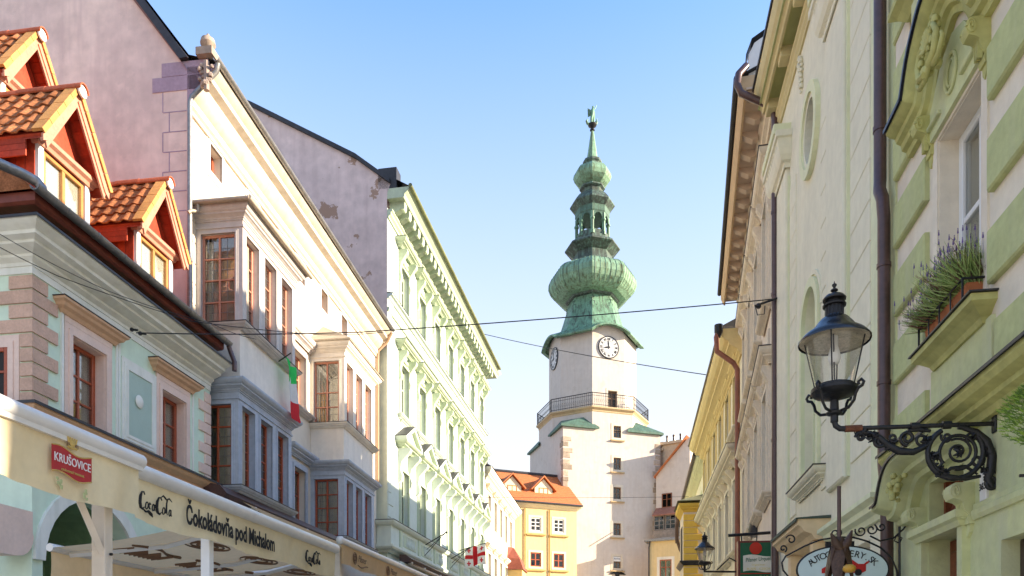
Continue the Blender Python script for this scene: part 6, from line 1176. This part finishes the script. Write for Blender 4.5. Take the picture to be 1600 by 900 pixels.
fl_ = MB().add([gv_(i/nx_,j/nz_) for j in range(nz_+1) for i in range(nx_+1)],[(j*(nx_+1)+i,j*(nx_+1)+i+1,(j+1)*(nx_+1)+i+1,(j+1)*(nx_+1)+i) for j in range(nz_) for i in range(nx_)]); part('flag_cloth', fl_, FM[1], gf, smooth=70)
def patch(s0,s1,t0,t1):
    m = MB()
    for off in (-.012,.012): n = 8; m.add([gv_(s0+(s1-s0)*i/n,t0+(t1-t0)*j/n,off) if True else 0 for j in range(n+1) for i in range(n+1)],[(j*(n+1)+i,j*(n+1)+i+1,(j+1)*(n+1)+i+1,(j+1)*(n+1)+i) for j in range(n) for i in range(n)])
    for q in range(len(m.v)): x,y,z = m.v[q]; m.v[q] = (x+(-.012 if q < 81 else .012),y,z)
    return part('red_cross', m, FM[2], gf)
patch(.40,.60,0,1); patch(0,.395,.41,.59); patch(.605,1,.41,.59)
for s in (.2,.8):
    for t_ in (.2,.8): patch(s-.09,s+.09,t_-.03,t_+.03); patch(s-.03,s+.03,t_-.11,t_-.035); patch(s-.03,s+.03,t_+.035,t_+.11)
part('flag_pole', MB().tube([(gx,.3,7.25),(gx,1.75,7.62)],.02,6), IRON, gf)

# ------------------------------------------------------------------ overhead wires
def wire(label, pts, r_, sag=0.0, extras=()):
    b = MB(); P_ = []
    for p, q in zip(pts, pts[1:]):
        for i in range(16): t_ = i/16; v = p.lerp(q,t_); P_.append((v.x,-v.y,v.z-sag*4*t_*(1-t_)))
    P_.append((pts[-1].x,-pts[-1].y,pts[-1].z)); b.tube(P_,r_,5); o = tag(part('overhead_wire', b, WIRE, None, smooth=60), label, 'wire', 'overhead street wires'); return o
A = Vector((m_fr.O[0]+m_fr.x[0]*2.1+m_fr.n[0]*.06, m_fr.O[1]+m_fr.x[1]*2.1+m_fr.n[1]*.06, 0)); A = at(213,520,A.y); Bp = at(1223,466,13.6); w_ = wire('thick black span wire from mint house to ivory house', [A,at(565,519,13.4),Bp], .010, .03)
for t_,p in ((.02,A),(.0,at(222,521,A.y))): pass
ins = MB()
for px_,py_ in ((206,515),(219,521)): v = at(px_,py_,A.y-.1); ins.ball((v.x,-v.y,v.z),.035,8).tube([(v.x,-v.y,v.z),(v.x+.10,-v.y,v.z-.01)],.018,6)
part('insulator', ins, IRON, w_)
tb = MB(); v0, v1 = at(1180,478,13.4), at(1223,463,13.6); tb.tube([(v0.x,-v0.y,v0.z),(v1.x,-v1.y,v1.z)],.02,6).ball((v0.x+.06,-v0.y,v0.z),.05,8).tube([(v0.x,-v0.y,v0.z),(v0.x+.04,-v0.y,v0.z-.16),(v0.x+.16,-v0.y,v0.z-.14),(v0.x+.17,-v0.y,v0.z)],.010,5); part('turnbuckle', tb, IRON, w_)
wire('thin grey wire sagging under the main span wire', [at(90,431,11.17),at(300,502,12.4),at(500,523,13.6),at(600,519,13.8)], .006, .02); wire('thin wire running past the mint cornice', [at(-20,376,9.8),at(90,431,11.17)], .006, .01)
wire('pale service wire draped along the mint gutter', [at(-10,360,9.6),at(170,455,11.0),at(330,505,12.2),at(400,530,13.6)], .005, .03)
wire('far thin wire crossing the sky before the tower', [at(756,522,45),at(1106,586,30)], .018, .12); wire('lowest wire strung across before tower windows', [at(636,771,30),at(690,776,36),at(1076,776,36)], .008, .05)

# ------------------------------------------------------------------ plants on the sage house
LEAFG = [mat('lavender_leaf',(.26,.37,.10),var=.3,bump=0),mat('lavender_leaf_pale',(.42,.50,.18),var=.3,bump=0)]; LAV = mat('lavender_flower',(.16,.10,.30),var=.3,bump=0); DRY = mat('dry_stem',(.20,.10,.06),var=.3,bump=0); TERRA = mat('terracotta_pot',(.46,.15,.06),var=.2,bump=.1)
rl = thing('planter_rail', 'black iron guard rail along the flower sill', 'railing', r1f); part('rail', MB().tube([(1.26,.17,4.35),(1.26,.17,4.50),(2.14,.17,4.50),(2.14,.17,4.35)],.009,6).tube([(2.14,.17,4.50),(2.14,-.02,4.50)],.009,6).tube([(1.26,.17,4.50),(1.26,-.02,4.50)],.009,6), IRON, rl)
for x in (1.48,1.70,1.92): part('rail_post', MB().tube([(x,.17,4.34),(x,.17,4.50)],.007,5), IRON, rl)
lb = ['terracotta trough of dry lavender at the downpipe end of the sill','terracotta trough of leafy lavender at the middle of the sill','terracotta trough of tallest lavender against the casement']
for k,x in enumerate((1.41,1.70,1.98)):
    pt = thing('lavender_trough', lb[k], 'planter', r1f, group='lavender troughs on the sill'); 
    part('trough', MB().add([(x-.12,.04,4.35),(x+.12,.04,4.35),(x+.12,-.11,4.35),(x-.12,-.11,4.35),(x-.135,.06,4.48),(x+.135,.06,4.48),(x+.135,-.13,4.48),(x-.135,-.13,4.48)],[(0,1,2,3),(4,5,6,7),(0,1,5,4),(1,2,6,5),(2,3,7,6),(3,0,4,7)]), TERRA, pt)
    fb = [MB(),MB()]; fw_ = MB(); dry = MB(); hgt = (.26,.40,.44)[k]
    for i in range(950):
        a0 = (x+random.uniform(-.13,.13), random.uniform(-.04,.12), 4.46); q = random.uniform(0,6.28); ln_ = random.gauss(.12,.06); t_ = random.uniform(.3,1.0)
        tip = (a0[0]+ln_*math.cos(q)-.07, a0[1]+abs(ln_)*math.sin(q)*.9+.10*random.random(), 4.46+hgt*t_*random.uniform(.6,1.0)); mid = tuple((a0[j]+tip[j])/2+random.uniform(-.02,.02) for j in range(3))
        tgt = dry if random.random() < (.40 if k == 0 else .18) else fb[i%2]; tgt.tube([a0,mid,tip],[.0028,.0032,.0014],3,caps=False)
        for j in range(6):
            u = random.uniform(.25,1); c_ = [a0[j2]+(tip[j2]-a0[j2])*u for j2 in range(3)]; qq = random.uniform(0,6.28); l3 = random.uniform(.02,.045)
            e_ = (c_[0]+l3*math.cos(qq)*.7,c_[1]+l3*math.sin(qq)*.7,c_[2]+l3*.8); tgt.quad((c_[0]-.0042,c_[1],c_[2]),(c_[0]+.0042,c_[1]+.002,c_[2]),(e_[0]+.001,e_[1],e_[2]),(e_[0]-.001,e_[1],e_[2]))
        if i % 9 == 0 and tgt is not dry:
            up = (tip[0]+random.uniform(-.02,.02),tip[1],tip[2]+random.uniform(.05,.14)); fw_.tube([tip,up],.0014,3); 
            for j in range(4): fw_.ball((up[0],up[1],up[2]+.011*j),.0075-.001*j,5)
    o = part('foliage', fb[0], LEAFG[0], pt); o['kind'] = 'stuff'; o = part('foliage', fb[1], LEAFG[1], pt); o['kind'] = 'stuff'; o = part('dry_stems', dry, DRY, pt); o['kind'] = 'stuff'; o = part('flower_spikes', fw_, LAV, pt); o['kind'] = 'stuff'
cf = thing('potted_conifer', 'bushy bright green conifer in hanging pot above shop window', 'plant', r1f); cp_ = r1f.loc(at(1622,697,4.5)); cxx, cdd, czz = cp_.x, -cp_.y, cp_.z
nd = [MB(),MB()]
for i in range(1100):
    q, h = random.uniform(0,6.28), random.random(); rr_ = .19*math.sqrt(random.random())*math.sqrt(max(.05,1-(2*h-1)**2)); c_ = Vector((cxx+rr_*math.cos(q),cdd+rr_*math.sin(q),czz+.02+.34*h)); dv = Vector((math.cos(q)*.8,math.sin(q)*.8,random.uniform(-.1,.7))).normalized()*.032
    tip = c_+dv; nd[i%2].tube([tuple(c_),tuple(tip)],.0025,3)
    for j in range(12):
        p_ = c_.lerp(tip,j/11); w_ = Vector((random.uniform(-1,1),random.uniform(-1,1),random.uniform(-.2,1))).normalized()*.026; nd[i%2].quad(tuple(p_+Vector((.002,0,0))),tuple(p_-Vector((.002,0,0))),tuple(p_+w_))
for k in range(2): o = part('needles', nd[k], mat('conifer_bright',(.30,.46,.07),var=.3,bump=0) if k == 0 else mat('conifer_deep',(.14,.26,.05),var=.3,bump=0), cf); o['kind'] = 'stuff'
part('trunk', MB().tube([(cxx,cdd,czz-.1),(cxx,cdd,czz+.3)],.015,6), DRY, cf); part('pot', MB().lathe([(.04,czz-.12),(.055,czz+.0),(.06,czz+.0)],14,(cxx,cdd)), TERRA, cf)
part('pot_hanger', MB().tube([(cxx,0,czz-.17),(cxx,cdd+.1,czz-.17)],.010,6).tube([(cxx,0,czz-.35),(cxx,cdd,czz-.17)],.008,6), IRON, cf)
